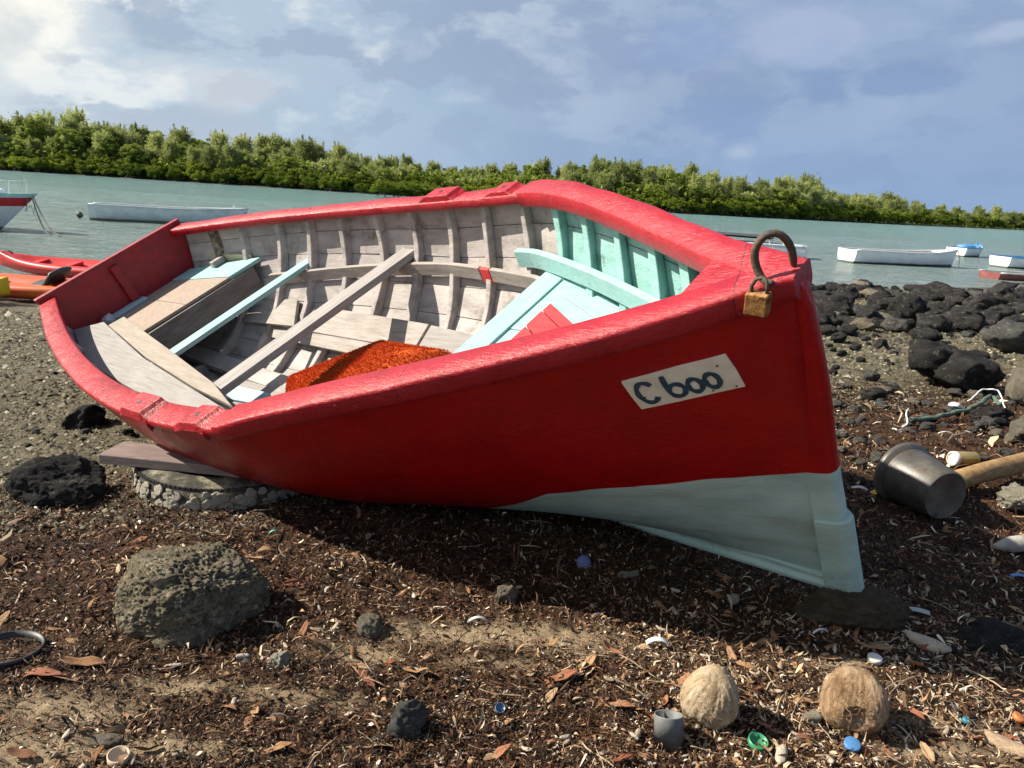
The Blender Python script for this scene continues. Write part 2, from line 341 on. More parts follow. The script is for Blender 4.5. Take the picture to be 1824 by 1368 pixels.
# ------------------------------------------------------------------ ground
SHV = np.array([-.532, .847])
def hbase(x, y):
    s = SHV[0]*x+SHV[1]*y
    t = np.maximum(0, s-2); t = np.where(t < 1, t*t/2, t-.5)
    return -.07*t-.02*np.clip((s-9)/8, 0, 6)
def hfull(x, y):
    P = np.stack([x, y, 0*x], -1); r = np.hypot(x, y)
    s = SHV[0]*x+SHV[1]*y
    fade = np.clip(1.6-r/14, .25, 1)
    h = hbase(x, y)+.030*fbm(P, 1.7, 3, .5, 3)*np.clip((r-1.0)/1.2, .35, 1)
    h = h+.022*fbm(P, 7, 4, .6, 9)*fade+.009*fbm(P, 32, 3, .6, 5)*fade
    w = np.clip((s-2.5)/.6, 0, 1)
    h = h+w*.012*np.abs(fbm(P, 11, 4, .65, 21))*fade
    # low spots where things are bedded
    return h
def gz(x, y): return float(hfull(np.array([float(x)]), np.array([float(y)]))[0])
def gpt(px, py, n=40):
    """where the view ray through a picture point meets the beach (used to read positions off once)"""
    px = np.atleast_1d(np.array(px, float)); py = np.atleast_1d(np.array(py, float))
    d = _f+((px-CXP)/F_PX)[:, None]*_r-((py-CYP)/F_PX)[:, None]*_u
    t = np.full(len(px), .5)
    for k in range(n):
        P = CAMP+d*t[:, None]; t = t+(P[:, 2]-hbase(P[:, 0], P[:, 1]))/np.maximum(.03, -d[:, 2])*.7
    return CAMP+d*t[:, None]
def G(px, py):
    p = gpt(px, py)[0]; return float(p[0]), float(p[1])
NR, NC = 760, 820
rr = .75*np.exp(np.linspace(0, math.log(70/.75), NR)); aa = np.radians(np.linspace(-68, 68, NC))
RRg, AAg = np.meshgrid(rr, aa, indexing='ij')
gx = (RRg*np.sin(AAg)).ravel(); gy = (RRg*np.cos(AAg)).ravel()-.35
gV = np.stack([gx, gy, hfull(gx, gy)], -1)
ii = np.arange((NR-1)*NC).reshape(NR-1, NC)[:, :-1].ravel()
gF = np.stack([ii, ii+1, ii+NC+1, ii+NC], -1)[:, ::-1]
SANDP = [(110, 1262, .20, .05), (280, 1335, .22, .04), (20, 1345, .16, .05), (760, 1130, .16, .05), (1000, 1135, .20, .07), (640, 1165, .10, .04), (1660, 1345, .20, .04), (1640, 1290, .16, .03), (560, 1250, .16, .04), (900, 1185, .12, .04), (330, 1225, .14, .03), (1500, 1180, .1, .03)]
def sandf(x, y):
    f = 0
    for px, py, rx, ry in SANDP:
        cx, cy = G(px, py); f = f+np.exp(-((x-cx)/rx)**2-((y-cy)/ry)**2)
    return np.clip(f*1.3+.55*fbm(np.stack([x, y*1.5, 0*x], -1), 9, 4, .6, 61)-.22, 0, 1)
SFV = sandf(gx, gy)*(gV[:, 1] < 2.6)
def mat_ground():
    g = NG('beach_ground'); v = g.wmap(); p = g.sep(v)
    s = g.math('ADD', g.math('MULTIPLY', p[0], -.532), g.math('MULTIPLY', p[1], .847))
    s = g.math('ADD', s, g.math('MULTIPLY', g.math('SUBTRACT', g.noise(v, 2.2, 4), .5), 1.5))
    lit = g.ramp(g.noise(v, 55, 8, .75), [(.32, (.009, .005, .003)), (.48, (.045, .023, .013)), (.6, (.09, .048, .028)), (.75, (.15, .095, .06))])
    lit = g.mix(g.ramp(g.noise(v, 4.2, 4, .6), [(.5, 0.), (.68, .6)]), lit, (.09, .045, .018))
    sand = g.ramp(g.noise(v, 160, 6, .7), [(.3, (.20, .14, .08)), (.6, (.40, .31, .20))])
    sm = g.ramp(g.noise(g.wmap((1, 1.7, 1)), 2.6, 6, .65), [(.54, 0.), (.63, .85)])
    near = g.ramp(s, [(.0, 1.), (1., 0.)])
    ns = g.N.new('ShaderNodeMapRange'); g.L.new(s, ns.inputs[0]); ns.inputs[1].default_value = 1.6; ns.inputs[2].default_value = .8; ns.inputs[3].default_value = 0; ns.inputs[4].default_value = 1
    lit = g.mix(g.sep(g.attr())[0], lit, sand)
    gr = g.ramp(g.noise(v, 30, 8, .75), [(.3, (.035, .03, .02)), (.5, (.12, .105, .07)), (.7, (.22, .20, .14))])
    gr = g.mix(g.ramp(g.noise(v, 1.3, 5, .6), [(.42, 0.), (.66, .5)]), gr, (.10, .105, .055))
    zr = g.N.new('ShaderNodeMapRange'); g.L.new(s, zr.inputs[0]); zr.inputs[1].default_value = 2.55; zr.inputs[2].default_value = 3.25
    c = g.mix(zr.outputs[0], lit, gr)
    wet = g.N.new('ShaderNodeMapRange'); g.L.new(p[2], wet.inputs[0]); wet.inputs[1].default_value = -.47; wet.inputs[2].default_value = -.60
    c = g.mix(wet.outputs[0], c, (.10, .085, .06))
    b = g.bump(g.noise(v, 90, 8, .8), .9, .012); b = g.bump(g.vor(v, 60), .5, .008, b)
    return g.out(c, g.mix(wet.outputs[0], (.9, .9, .9), (.35, .35, .35)), b, .2)
M_GROUND = mat_ground()
tag(link('ground', mesh('ground', gV, gF, True, M_GROUND, np.repeat(SFV[:, None], 3, 1))), kind='structure')
# far bed so the beach sheet has something under it everywhere
bed = MB(); bed.grid(np.array([[[x, y, -3.2] for y in (-60, 900)] for x in (-900, 900)])); tag(bed.build('sea_bed', M_GROUND), kind='structure')

# ------------------------------------------------------------------ water
def mat_water():
    g = NG('lagoon_water'); v = g.wmap(); p = g.sep(v)
    d = g.N.new('ShaderNodeMapRange'); g.L.new(g.math('ADD', g.math('MULTIPLY', p[0], -.45), p[1]), d.inputs[0]); d.inputs[1].default_value = 12; d.inputs[2].default_value = 75
    n = g.noise(g.wmap((.05, .12, 1)), 1, 4, .6)
    c = g.mix(d.outputs[0], (.46, .53, .49), (.40, .72, .69))
    c = g.mix(g.ramp(n, [(.35, 0.), (.7, .5)]), c, (.42, .55, .52)); c = g.mix(g.ramp(g.noise(g.wmap((.5, 1.6, 1)), 1.1, 6, .7), [(.44, 0.), (.60, .5)]), c, (.20, .38, .37))  # darker streaks paint ripple reflections into the water colour
    b = g.bump(g.noise(g.wmap((1.1, 2.6, 1)), 1.3, 5, .66, .4), 1., 2.2)
    b = g.bump(g.noise(g.wmap((1, 2.2, 1)), 4.0, 5, .65, .3), 1., .5, b)
    return g.out(c, .13, b, .5, IOR=1.33)
M_WATER = mat_water()
wx = np.concatenate([np.linspace(-900, -60, 12), np.linspace(-55, 60, 300), np.linspace(66, 900, 12)]); wy = np.concatenate([np.linspace(3, 8, 6), np.linspace(8.1, 60, 420), np.linspace(62, 900, 16)])
WX, WY = np.meshgrid(wx, wy, indexing='ij'); wp = np.stack([WX.ravel()*.8, WY.ravel()*2.0, 0*WX.ravel()], -1)
wz = -.6+np.where((np.abs(WX.ravel()) < 56) & (WY.ravel() < 60), .035*fbm(wp, .9, 4, .6, 40), 0)
wi = np.arange((len(wx)-1)*len(wy)).reshape(len(wx)-1, len(wy))[:, :-1].ravel()
tag(link('water', mesh('water', np.stack([WX.ravel(), WY.ravel(), wz], -1), np.stack([wi, wi+len(wy), wi+len(wy)+1, wi+1], -1), True, M_WATER)), kind='structure')

# ------------------------------------------------------------------ far shore: land, mangroves, trees
SHORE = np.array([(-520, 60), (-260, 118), (-170, 138), (-100, 151), (-62, 149), (-29, 146), (0, 146), (28, 148), (59, 177), (95, 212), (128, 251), (180, 308), (233, 367), (420, 520), (700, 720)], float)
land = MB(); inl = []
for i, p in enumerate(SHORE):
    d = SHORE[min(i+1, len(SHORE)-1)]-SHORE[max(i-1, 0)]; n = np.array([-d[1], d[0]])/np.linalg.norm(d); inl.append(n)
inl = np.array(inl)
Gd = np.array([[[*(p+n*o), z] for o, z in ((-3, -1.4), (0, -.5), (12, -.1), (40, .5), (160, 1.0))] for p, n in zip(SHORE, inl)])
land.grid(Gd); M_LAND = simple('mangrove_mud', (.02, .025, .012), (.05, .05, .025), 1, .9, .5, .1, 2)
tag(land.build('far_shore', M_LAND, smooth=True), kind='structure')
def mat_leaf(name, c1, c2, c3):
    g = NG(name); r = g.rnd(); v = g.map()
    c = g.ramp(g.noise(v, .9, 3, .6), [(.3, c1), (.5, c2), (.72, c3)])
    c = g.mix(g.ramp(r, [(0., 0.), (.6, .15), (1., .7)]), c, c1); c = g.mix(g.ramp(r, [(0., .55), (.35, .0)]), c, tuple(min(1, q_*1.25) for q_ in c3))
    m = g.out(c, .75, None, .12)
    tr = g.N.new('ShaderNodeBsdfTranslucent'); g.L.new(c, tr.inputs[0]); ms = g.N.new('ShaderNodeMixShader'); ms.inputs[0].default_value = .42
    o = g.N['Material Output']; g.L.new(g.b.outputs[0], ms.inputs[1]); g.L.new(tr.outputs[0], ms.inputs[2]); g.L.new(ms.outputs[0], o.inputs[0])
    return m
M_LF_B = mat_leaf('broad_leaves', (.10, .14, .02), (.20, .26, .045), (.34, .39, .08))
M_LF_C = mat_leaf('needle_leaves', (.22, .26, .09), (.34, .38, .14), (.46, .49, .20))
M_LF_M = mat_leaf('mangrove_leaves', (.07, .11, .012), (.15, .20, .022), (.28, .33, .035))
M_BARK = simple('tree_bark', (.06, .05, .04), (.16, .14, .12), 3, .9, .6, .03, 12)
def quads(C, U, Vv):
    n = len(C); P = np.stack([C-U-Vv, C+U-Vv, C+U+Vv, C-U+Vv], 1).reshape(-1, 3)
    return P, np.arange(n*4).reshape(n, 4)
def rdir(n):
    d = RNG.normal(size=(n, 3)); return d/np.linalg.norm(d, axis=1)[:, None]
def blob(r, seed, sub=2, c=(0, 0, 0)):
    bm = bmesh.new(); bmesh.ops.create_icosphere(bm, subdivisions=sub, radius=1); V = np.array([v.co[:] for v in bm.verts]); Fc = np.array([[v.index for v in f.verts] for f in bm.faces]); bm.free()
    V = V*(1+.35*fbm(V, 1.7, 3, .6, seed))[:, None]*np.array(r)+np.array(c); return V, Fc
def crown_mesh(kind, seed):
    V = []; Fq = []
    if kind == 'needle':          # unit-ish tree 10 m high
        C = []; U = []; W_ = []
        for k in range(150):
            z0 = 2.0+7.0*RNG.random()**.8; a = RNG.random()*6.283; ln = (1.1+2.0*(1-(z0-2)/8.5))*RNG.uniform(.6, 1.15); up = RNG.uniform(.35, 1.1)
            d = np.array([math.cos(a), math.sin(a), up]); d /= np.linalg.norm(d)
            m = 34; t = RNG.random(m)**.7
            c = np.array([0, 0, z0])+d*(t*ln)[:, None]+RNG.normal(size=(m, 3))*(.12+.28*t)[:, None]
            u = rdir(m)*.05; w = (d+RNG.normal(size=(m, 3))*.55+np.array([0, 0, .15])); w /= np.linalg.norm(w, axis=1)[:, None]
            C.append(c); U.append(u); W_.append(w*RNG.uniform(.15, .38, (m, 1)))
        m = 260; lc = rdir(7)*np.array([1.3, 1.3, 0]); li = RNG.integers(0, 7, m); C.append(np.stack([lc[li, 0]+RNG.normal(size=m)*.09, lc[li, 1]+RNG.normal(size=m)*.09, RNG.uniform(7.4, 9.2, m)+.28*li], -1)); U.append(rdir(m)*.05); W_.append(np.stack([RNG.normal(size=m)*.12, RNG.normal(size=m)*.12, RNG.uniform(.2, .4, m)], -1))
        V, Fq = quads(np.concatenate(C), np.concatenate(U), np.concatenate(W_)); core = None
    else:
        if kind == 'broad': cz, rad, ncl, per, ls, cr = 6.3, np.array([2.9, 2.9, 3.3]), 85, 84, .125, .62
        else: cz, rad, ncl, per, ls, cr = 1.9, np.array([3.1, 2.4, 1.55]), 75, 72, .10, .5
        d = rdir(ncl); d[:, 2] = np.abs(d[:, 2])*1.0-.9*RNG.random(ncl); rr_ = RNG.uniform(.72, 1.02, ncl)
        cc = np.array([0, 0, cz])+d*rad*rr_[:, None]
        C = np.repeat(cc, per, 0); q = rdir(ncl*per); C = C+q*np.array([cr, cr, cr*.72])*(RNG.random((ncl*per, 1))**.4)
        nrm = q+RNG.normal(size=q.shape)*.45; a = np.cross(nrm, rdir(len(C))); a /= np.linalg.norm(a, axis=1)[:, None]; b_ = np.cross(nrm, a); b_ /= np.linalg.norm(b_, axis=1)[:, None]
        V, Fq = quads(C, a*ls*RNG.uniform(.6, 1.2, (len(C), 1)), b_*ls*.7*RNG.uniform(.6, 1.2, (len(C), 1)))
        core = blob(rad*.60, seed, 2, (0, 0, cz if kind == 'broad' else cz*.8))  # solid core added inside the leaves to block light through the crown
    Fq = np.concatenate([Fq[:, [0, 1, 2]], Fq[:, [0, 2, 3]]])
    if core is not None: Fq = np.concatenate([Fq, core[1]+len(V)]); V = np.concatenate([V, core[0]])
    return mesh(kind+'_crown', V, Fq, False, {'needle': M_LF_C, 'broad': M_LF_B, 'mangrove': M_LF_M}[kind])
CROWN = {k: [crown_mesh(k, 30+i) for i in range(n)] for k, n in (('needle', 5), ('broad', 5), ('mangrove', 4))}
def trunk_mesh(kind):
    b = MB()
    if kind == 'mangrove':
        for k in range(7):
            a = k*.9; b.tube([(2.2*math.cos(a), 1.6*math.sin(a), -.5), (1.2*math.cos(a), .9*math.sin(a), .7), (.2*math.cos(a), .2*math.sin(a), 1.6)], [.05, .07, .09], 5)
    else:
        top = 9.2 if kind == 'needle' else 6.5
        b.tube([(0, 0, -.6), (.08, 0, top*.4), (-.05, .1, top*.75), (0, 0, top)], [.2, .15, .09, .03], 6)
        for k in range(6):
            a = k*1.1+.3; z = top*(.35+.09*k); b.tube([(0, 0, z), (.9*math.cos(a), .9*math.sin(a), z+.8), (1.7*math.cos(a), 1.7*math.sin(a), z+1.5)], [.07, .05, .02], 5)
    return mesh(kind+'_trunk', b.v, b.f, True, M_BARK)
TRUNK = {k: trunk_mesh(k) for k in CROWN}
TOPX = [-300, 0, 100, 200, 260, 330, 400, 480, 540, 600, 650, 720, 800, 850, 890, 950, 1000, 1080, 1150, 1210, 1270, 1300, 1350, 1430, 1500, 1550, 1620, 1700, 1760, 1824, 2100]
TOPY = [196, 203, 203, 212, 232, 228, 234, 248, 246, 262, 270, 277, 300, 300, 293, 288, 292, 286, 290, 298, 306, 320, 322, 316, 340, 344, 352, 372, 369, 374, 396]
def shore_dist(az):
    d = np.array([math.sin(az), math.cos(az)])
    for a, b in zip(SHORE[:-1], SHORE[1:]):
        e = b-a; den = d[0]*e[1]-d[1]*e[0]
        if abs(den) < 1e-9: continue
        t = (a[0]*e[1]-a[1]*e[0])/den; s_ = (a[0]*d[1]-a[1]*d[0])/den
        if t > 0 and 0 <= s_ <= 1: return t
    return 300.
def dir_px(px, py): return _f+(px-CXP)/F_PX*_r-(py-CYP)/F_PX*_u
LBL = {'needle': ('feathery grey green casuarina tree in the wood across the lagoon', 'casuarina trees on the far shore', 'casuarina_tree'),
       'broad': ('rounded broadleaf tree in the wood across the lagoon', 'broadleaf trees on the far shore', 'broadleaf_tree'),
       'mangrove': ('low bright green mangrove bush along the far water edge', 'mangroves along the far shore', 'mangrove_bush')}
def plant(kind, x, y, z, hs, ws, label=None, group=None):
    l, g_, nm = LBL[kind]
    t = empty(nm, (x, y, z), RNG.random()*6.28, label or l, 'bush' if kind == 'mangrove' else 'tree', g_); t.scale = (ws, ws, hs)
    link('crown', random.choice(CROWN[kind]), t); link('trunk' if kind != 'mangrove' else 'root', TRUNK[kind], t); return t
px = -170.
while px < 1990:
    ty = np.interp(px, TOPX, TOPY)
    for row, off in enumerate((7, 14, 24)):
        p2 = px+RNG.uniform(-14, 14); d = dir_px(p2, np.interp(p2, TOPX, TOPY)); az = math.atan2(d[0], d[1]); hd = np.hypot(d[0], d[1])
        R_ = shore_dist(az)+off*RNG.uniform(.8, 1.2); x, y = R_*math.sin(az), R_*math.cos(az)
        zt = HCAM+d[2]/hd*R_; zb = -.2+off*.02
        Ht = (zt-zb)*(RNG.uniform(.5, .82), RNG.uniform(.7, 1.0), RNG.uniform(.84, 1.10))[row]
        pn = (.55 if p2 < 420 else .8 if p2 < 880 else .30 if p2 < 1270 else .9 if p2 < 1640 else .6)+(.15 if row == 2 else 0)
        kind = 'needle' if RNG.random() < pn else 'broad'
        sc = Ht/(10. if kind == 'needle' else 9.7)
        plant(kind, x, y, zb, sc, max(.75, sc)*RNG.uniform(.95, 1.3))
    px += 26 if px < 1300 else 17
px = -200.
while px < 1990:
    for off in (1.0, 4.5):
        d = dir_px(px+RNG.uniform(-8, 8), 350); az = math.atan2(d[0], d[1]); R_ = shore_dist(az)+off+RNG.uniform(-1, 1)
        sc = RNG.uniform(.5, .85)*(1. if off < 2 else 1.5)*(1.15 if px > 1200 else 1)
        plant('mangrove', R_*math.sin(az), R_*math.cos(az), -.45, sc, sc*RNG.uniform(.95, 1.3))
    px += 40 if px < 1250 else 24
for k, px_ in enumerate((690, 725, 762)):     # islet of brighter mangroves standing out from the shore
    d = dir_px(px_, 346); az = math.atan2(d[0], d[1]); R_ = 118+3*k
    t = plant('mangrove', R_*math.sin(az), R_*math.cos(az), -.5, .68, 1.0, 'bright mangrove clump standing out from the far shore above the red gunwale'); t['group'] = 'mangrove clumps standing out from the shore'
# undergrowth filling between trunks
n = 30000; t_ = RNG.random(n)*(len(SHORE)-3)+1; i0 = t_.astype(int); fr = (t_-i0)[:, None]
pp = SHORE[i0]*(1-fr)+SHORE[i0+1]*fr+inl[i0]*RNG.uniform(3, 30, (n, 1)); C_ = np.concatenate([pp, RNG.uniform(-.3, 5.2, (n, 1))*RNG.uniform(.6, 1, (n, 1))], 1)
a = rdir(n); b_ = np.cross(a, rdir(n)); b_ /= np.linalg.norm(b_, axis=1)[:, None]
V, Fq = quads(C_, a*.38, b_*.3); tag(link('undergrowth', mesh('undergrowth', V, Fq, False, M_LF_B)), 'dense green undergrowth between the trunks of the far wood', 'undergrowth', kind='stuff')
#PART2
# ------------------------------------------------------------------ the red boat (hull frame: x forward, y to port, z up)
BL = 3.94235741
BTK = np.array([0, .21867, .43733, .656, .77067, .88533, 1.]); BB = [.44, .674, .7872, .7505, .5541, .3035, .03]; BS = [.8784, .8343, .8176, .8636, .9123, .9396, .9918]
def _pw(v):
    a_, c_ = np.polyfit(BTK[:4], v[:4], 3), np.polyfit(BTK[3:], v[3:], 3)
    def f(x):
        t = np.clip(np.asarray(x)/BL, 0, 1); k = np.clip((t-.60)/.09, 0, 1); k = k*k*(3-2*k) if False else (t > .656)*1.
        return np.polyval(a_, t)*(1-k)+np.polyval(c_, t)*k
    return f
bb, bs = _pw(BB), _pw(BS)
KT = [0, .25, .5, .75, 1.]; KK = [.245, .164, .104, .05, 0]; KE = [1.176, 1.19, 1.0, 1.25, 1.58]
def bk(x): return np.interp(np.asarray(x)/BL, KT, KK)
def be(x): return np.interp(np.asarray(x)/BL, KT, KE)
def hs(x, a, off=0., side=1, ztop=None):
    """point of the hull section at x, parameter a (0 sheer .. pi/2 keel), moved inwards by off"""
    def P(a):
        ca = max(math.cos(a), 1e-6); return np.array([bb(x)*ca**be(x), bs(x)-(bs(x)-bk(x))*max(math.sin(a), 1e-6)**be(x)])
    p = P(a)
    if off:
        q0, q1 = P(max(a-.02, 0)), P(min(a+.02, math.pi/2)); t = q1-q0; t /= np.linalg.norm(t)+1e-9
        p = p+np.array([t[1], -t[0]])*off if True else p
        p[0] = max(p[0], .004)
    return np.array([x, side*p[0], p[1]])
def atop(x, dz=.032): return math.asin((dz/(float(bs(x))-float(bk(x))))**(1/float(be(x))))
def yw(x, z, off=0.):
    w = np.clip((bs(x)-z)/(bs(x)-bk(x)), 0, 1); sn = w**(1/be(x)); return float(bb(x)*max(0, 1-sn*sn)**(be(x)/2)-off)
boat = empty('rowing_boat', (0, 0, 0), 0, 'heavy wooden rowing boat painted glossy red, heeled over on the beach in front', 'boat')
boat.matrix_world = Matrix(((.72781873, .5700436, -.38122197, -1.93374565), (-.68146625, .66337956, -.30908141, 4.5722852), (.07670498, .48474514, .87128554, -.218151), (0, 0, 0, 1)))
BM = np.array(boat.matrix_world)
def bw(p): return tuple((BM[:3, :3]@np.array(p)+BM[:3, 3]))
xs = np.linspace(0, BL, 90); al = np.linspace(0, math.pi/2, 34)
def alx(x): return atop(x, .024)+(al/(math.pi/2))*(math.pi/2-atop(x, .024))
Gh = np.array([[hs(x, a, 0, -1) for a in alx(x)]+[hs(x, a, 0, 1) for a in alx(x)[::-1][1:]] for x in xs])
bump_ = fbm(Gh.reshape(-1, 3), 3., 3, .5, 77).reshape(Gh.shape[:2])*.0035; Gh[..., 1] += np.sign(Gh[..., 1])*bump_*np.clip(np.abs(Gh[..., 1])/.05, 0, 1)
h = MB().grid(Gh).build('hull', M_HULL, boat, True)
sm = h.modifiers.new('thickness', 'SOLIDIFY'); sm.thickness = .012; sm.offset = -1; h.data.materials.append(simple('seam_pitch', (.10, .085, .07), (.22, .19, .16), 9, .9)); sm.material_offset = 1; sm.material_offset_rim = 0  # inner face in a dark tone, seen through the plank seams
# inner strakes, each plank its own
A_ED = np.linspace(.0, 1.50, 9)
for side in (1, -1):
    for k in range(8):
        j = .0025*RNG.uniform(-1, 1); rows = []
        for x in np.linspace(.03, BL-.06, 54):
            t0_ = atop(x); a0, a1 = t0_+A_ED[k]*(1.5-t0_)/1.5+.0022, t0_+A_ED[k+1]*(1.5-t0_)/1.5-.0022; e = .002*math.sin(x*5+k)
            rows.append([hs(x, a, .019+j+e+(.002 if n_ in (0, 3) else 0)*-1, side) for n_, a in enumerate(np.linspace(a0, a1, 4))]+[hs(x, a, .012, side) for a in (a1, a0)])
        MB().sweep(rows).build('inner_plank', M_INNER, boat, False)
# ribs
def rib(x, w, d, side, a0=None, a1=1.46, dx=0.):
    a0 = a0 or atop(x, .03)+.01
    aa_ = np.linspace(a0, a1, 22); secs = []
    for i, a in enumerate(aa_):
        ww = w*(1+.10*math.sin(i*.9+x*9)); dd = d*(1+.12*math.sin(i*.6+x*5)); o = dx*(i/21)+.004*math.sin(i*.5+x*7)
        secs.append([hs(x-ww/2+o, a, .017, side), hs(x+ww/2+o, a, .017, side), hs(x+ww/2*.9+o, a, dd+.017, side), hs(x-ww/2*.9+o, a, dd+.017, side)])
    return MB().sweep(secs)
for side in (1, -1):
    for x in (.496, .776, 1.013, 1.262, 1.519, 1.759, 2.008, 2.256, 2.516): bevel(rib(x, .034, .040, side).build('rib', M_INNER, boat, False), .005, 2)
    for x in (2.75, 2.95, 3.16, 3.36, 3.52): bevel(rib(x, .045, .042, side).build('rib', M_INNER, boat, False), .006, 2)
rot = rib(.27, .05, .03, 1, .05, .5).build('rib', simple('rotten_rib', (.06, .04, .03), (.30, .24, .19), 30, .9, .8, .006, 60), boat); rot['label'] = 'rotten dark rib by the transom'
# gunwale caps
def cap(x0, x1, side, inn, outw, top, bot, n=50, name='gunwale', seed=0):
    secs = []
    for i, x in enumerate(np.linspace(x0, x1, n)):
        b_, s_ = float(bb(x)), float(bs(x))-.016*min(1, max(0, (x-2.9)/.8)); nz = .0012*math.sin(i*.61+seed)+.0016*math.sin(i*.27+seed*3); k = top
        slope = .10
        prof = [(-inn, k-.004), (-inn+.006, k+.001), (outw-.012, k+.001+nz), (outw-.007, k-.0005+nz), (outw-.003, k-.003+nz), (outw-.0005, k-.0065+nz), (outw+.001, k-.012), (outw+.001, bot+.020), (outw-.003, bot+.010), (outw-.010, bot+.003), (outw-.02, bot-.004), (-inn+.004, bot+.002), (-inn, bot+.008)]
        secs.append([(x, side*max(b_+dy+(nz*.6 if dy > 0 else 0), .0), s_+dz) for dy, dz in prof])
    o = MB().sweep(secs).build(name, M_CAP, boat, True); e = o.modifiers.new('crisp', 'EDGE_SPLIT'); e.split_angle = .95; return o
def crisp(o, a=.9):
    e = o.modifiers.new('crisp', 'EDGE_SPLIT'); e.split_angle = a; return o
for side in (1, -1):
    cap(-.015, 2.60, side, .088, .008, -.003, -.045, 70, seed=side)
    cap(2.555, BL+.012, side, .100, .010, .010, -.052, 60, seed=side+5)
for side in (1, -1):        # raised rowlock pads; flat black discs paint in the dark of the pin holes
    for (x0, x1, t0) in ((1.93, 2.09, .026), (2.37, 2.47, .018)):
        secs = []
        for x, tt in ((x0-.05, .0), (x0, t0*.9), (x0+.01, t0), (x1, t0), (x1+.012, t0*.5), (x1+.03, 0)):
            b_, s_ = float(bb(x)), float(bs(x)); secs.append([(x, side*(b_-.083), s_-.008), (x, side*(b_-.080), s_-.003+tt), (x, side*(b_+.006), s_-.003+tt), (x, side*(b_+.016), s_-.020+tt*.6), (x, side*(b_+.013), s_-.050), (x, side*(b_-.02), s_-.03)])
        o = bevel(MB().sweep(secs).build('rowlock_pad', M_CAP, boat, False), .006, 2)
        xm = (x0+x1)/2; mh = MB(); mh.tube([(xm, side*(float(bb(xm))-.035), float(bs(xm))+t0-.0035), (xm, side*(float(bb(xm))-.035), float(bs(xm))+t0-.0015)], .009, 12)
        mh.build('pin_hole_shade', M_BLACK, o)
# breasthook and stem
bh = MB().prism([(3.70, .135, float(bs(3.70))), (3.70, -.135, float(bs(3.70))), (3.93, -.02, float(bs(3.93))), (3.93, .02, float(bs(3.93)))], -.04, -.010); bevel(bh.build('breasthook', M_CAP, boat), .006)
stm = []
for z in np.linspace(-.005, .980, 26):
    w = .022; xo = .018+.010*math.sin(z*2.6)+.004*math.sin(z*11); r_ = max(0, z-.93)*.35
    stm.append([(BL-.05, w+.012, z), (BL+xo*.6, w+.002, z), (BL+xo-r_, w*.45, z), (BL+xo-r_, -w*.45, z), (BL+xo*.6, -w-.002, z), (BL-.05, -w-.012, z)])
bevel(MB().sweep(stm).build('stem', M_HULL, boat, False), .008, 3)
shoe = []
for z in np.linspace(-.012, .275, 9):
    sl_ = .012*(z-.13); shoe.append([(BL-.035+sl_, .040, z), (BL+.016, .030, z), (BL+.038, .012, z), (BL+.038, -.012, z), (BL+.016, -.032, z), (BL-.045+sl_, -.042, z)])
bevel(MB().sweep(shoe).build('stem_shoe', M_HULL, boat, False), .003, 2)
kl = []
for x in np.linspace(.05, BL+.02, 40):
    zb = 0 if x > 2.0 else (2.0-x)*.095; zt = float(bk(x))+(.034 if x > 3.4 else .016 if x > 2.8 else .004); kl.append([(x, .030, zb), (x, .030, zb+.014), (x, .019, zb+.024), (x, .019, zt), (x, -.019, zt), (x, -.019, zb+.024), (x, -.030, zb+.014), (x, -.030, zb)])
bevel(MB().sweep(kl).build('keel', M_HULL, boat, False), .003, 2)
ks = MB().sweep([[(x, -.05, float(bk(x))+.045), (x, .05, float(bk(x))+.045), (x, .05, float(bk(x))+.085), (x, -.05, float(bk(x))+.085)] for x in np.linspace(.05, 3.4, 24)]); bevel(ks.build('keelson', M_INNER, boat), .004)
# transom
tp = [hs(.0, a, -.004, -1) for a in np.linspace(0, 1.5, 14)]+[hs(.0, a, -.004, 1) for a in np.linspace(1.5, 0, 14)]
tp = [(-.02, -.452, .905)]+[(-.02, p[1], p[2]-.0) for p in tp]+[(-.02, .452, .905)]
tr = MB().sweep([[(x, y, z) for (_, y, z) in tp] for x in (-.035, .012)])
bevel(tr.build('transom', M_TRANS, boat), .006)
tk_ = MB(); tk_.box((.026, -.02, .75), (.028, .055, .22)); bevel(tk_.build('transom_stiffener', M_TRANS, boat), .006)
# stern seat
def brd(poly, z0, z1, name, m, lab=None, bv=.003):
    o = bevel(MB().prism(poly, z0, z1).build(name, m, boat), bv, 2)
    if lab: o['label'] = lab
    return o
brd([(.02, -.33), (.56, -.37), (.58, .02), (.02, .02)], .607, .625, 'seat_board', M_TANX)
brd([(.02, .023), (.58, .023), (.592, .300), (.02, .215)], .607, .625, 'seat_board', M_TANX)
brd([(.02, .218), (.592, .303), (.60, yw(.6, .6, .03)), (.02, yw(.02, .6, .03))], .607, .628, 'seat_board', M_BLUEX, 'light blue painted seat board by the port side')
fb = MB().prism([(.575, -.42), (.595, -.42), (.612, .44), (.592, .44)], .48, .606); bevel(fb.build('seat_front', M_DARKW, boat), .003)
brd([(.02, -.35), (.10, -.35), (.10, .02), (.02, .02)], .626, .640, 'seat_edge_strip', M_PALEB)
# batten and block on the port quarter
bt = MB().sweep([[(x, y, .645-.09*(x-.08)), (x, y+.012, .645-.09*(x-.08)), (x, y+.012, .689-.09*(x-.08)), (x, y, .689-.09*(x-.08))] for x, y in ((.085, .412), (.30, .455), (.52, .495))])
bevel(bt.build('batten', M_YEL, boat), .003)
for x in (.29,): brd([(x-.02, yw(x, .62, .10)), (x+.02, yw(x, .62, .10)), (x+.02, yw(x, .62, .02)), (x-.02, yw(x, .62, .02))], .629, .665, 'knee_block', M_WHITEX)
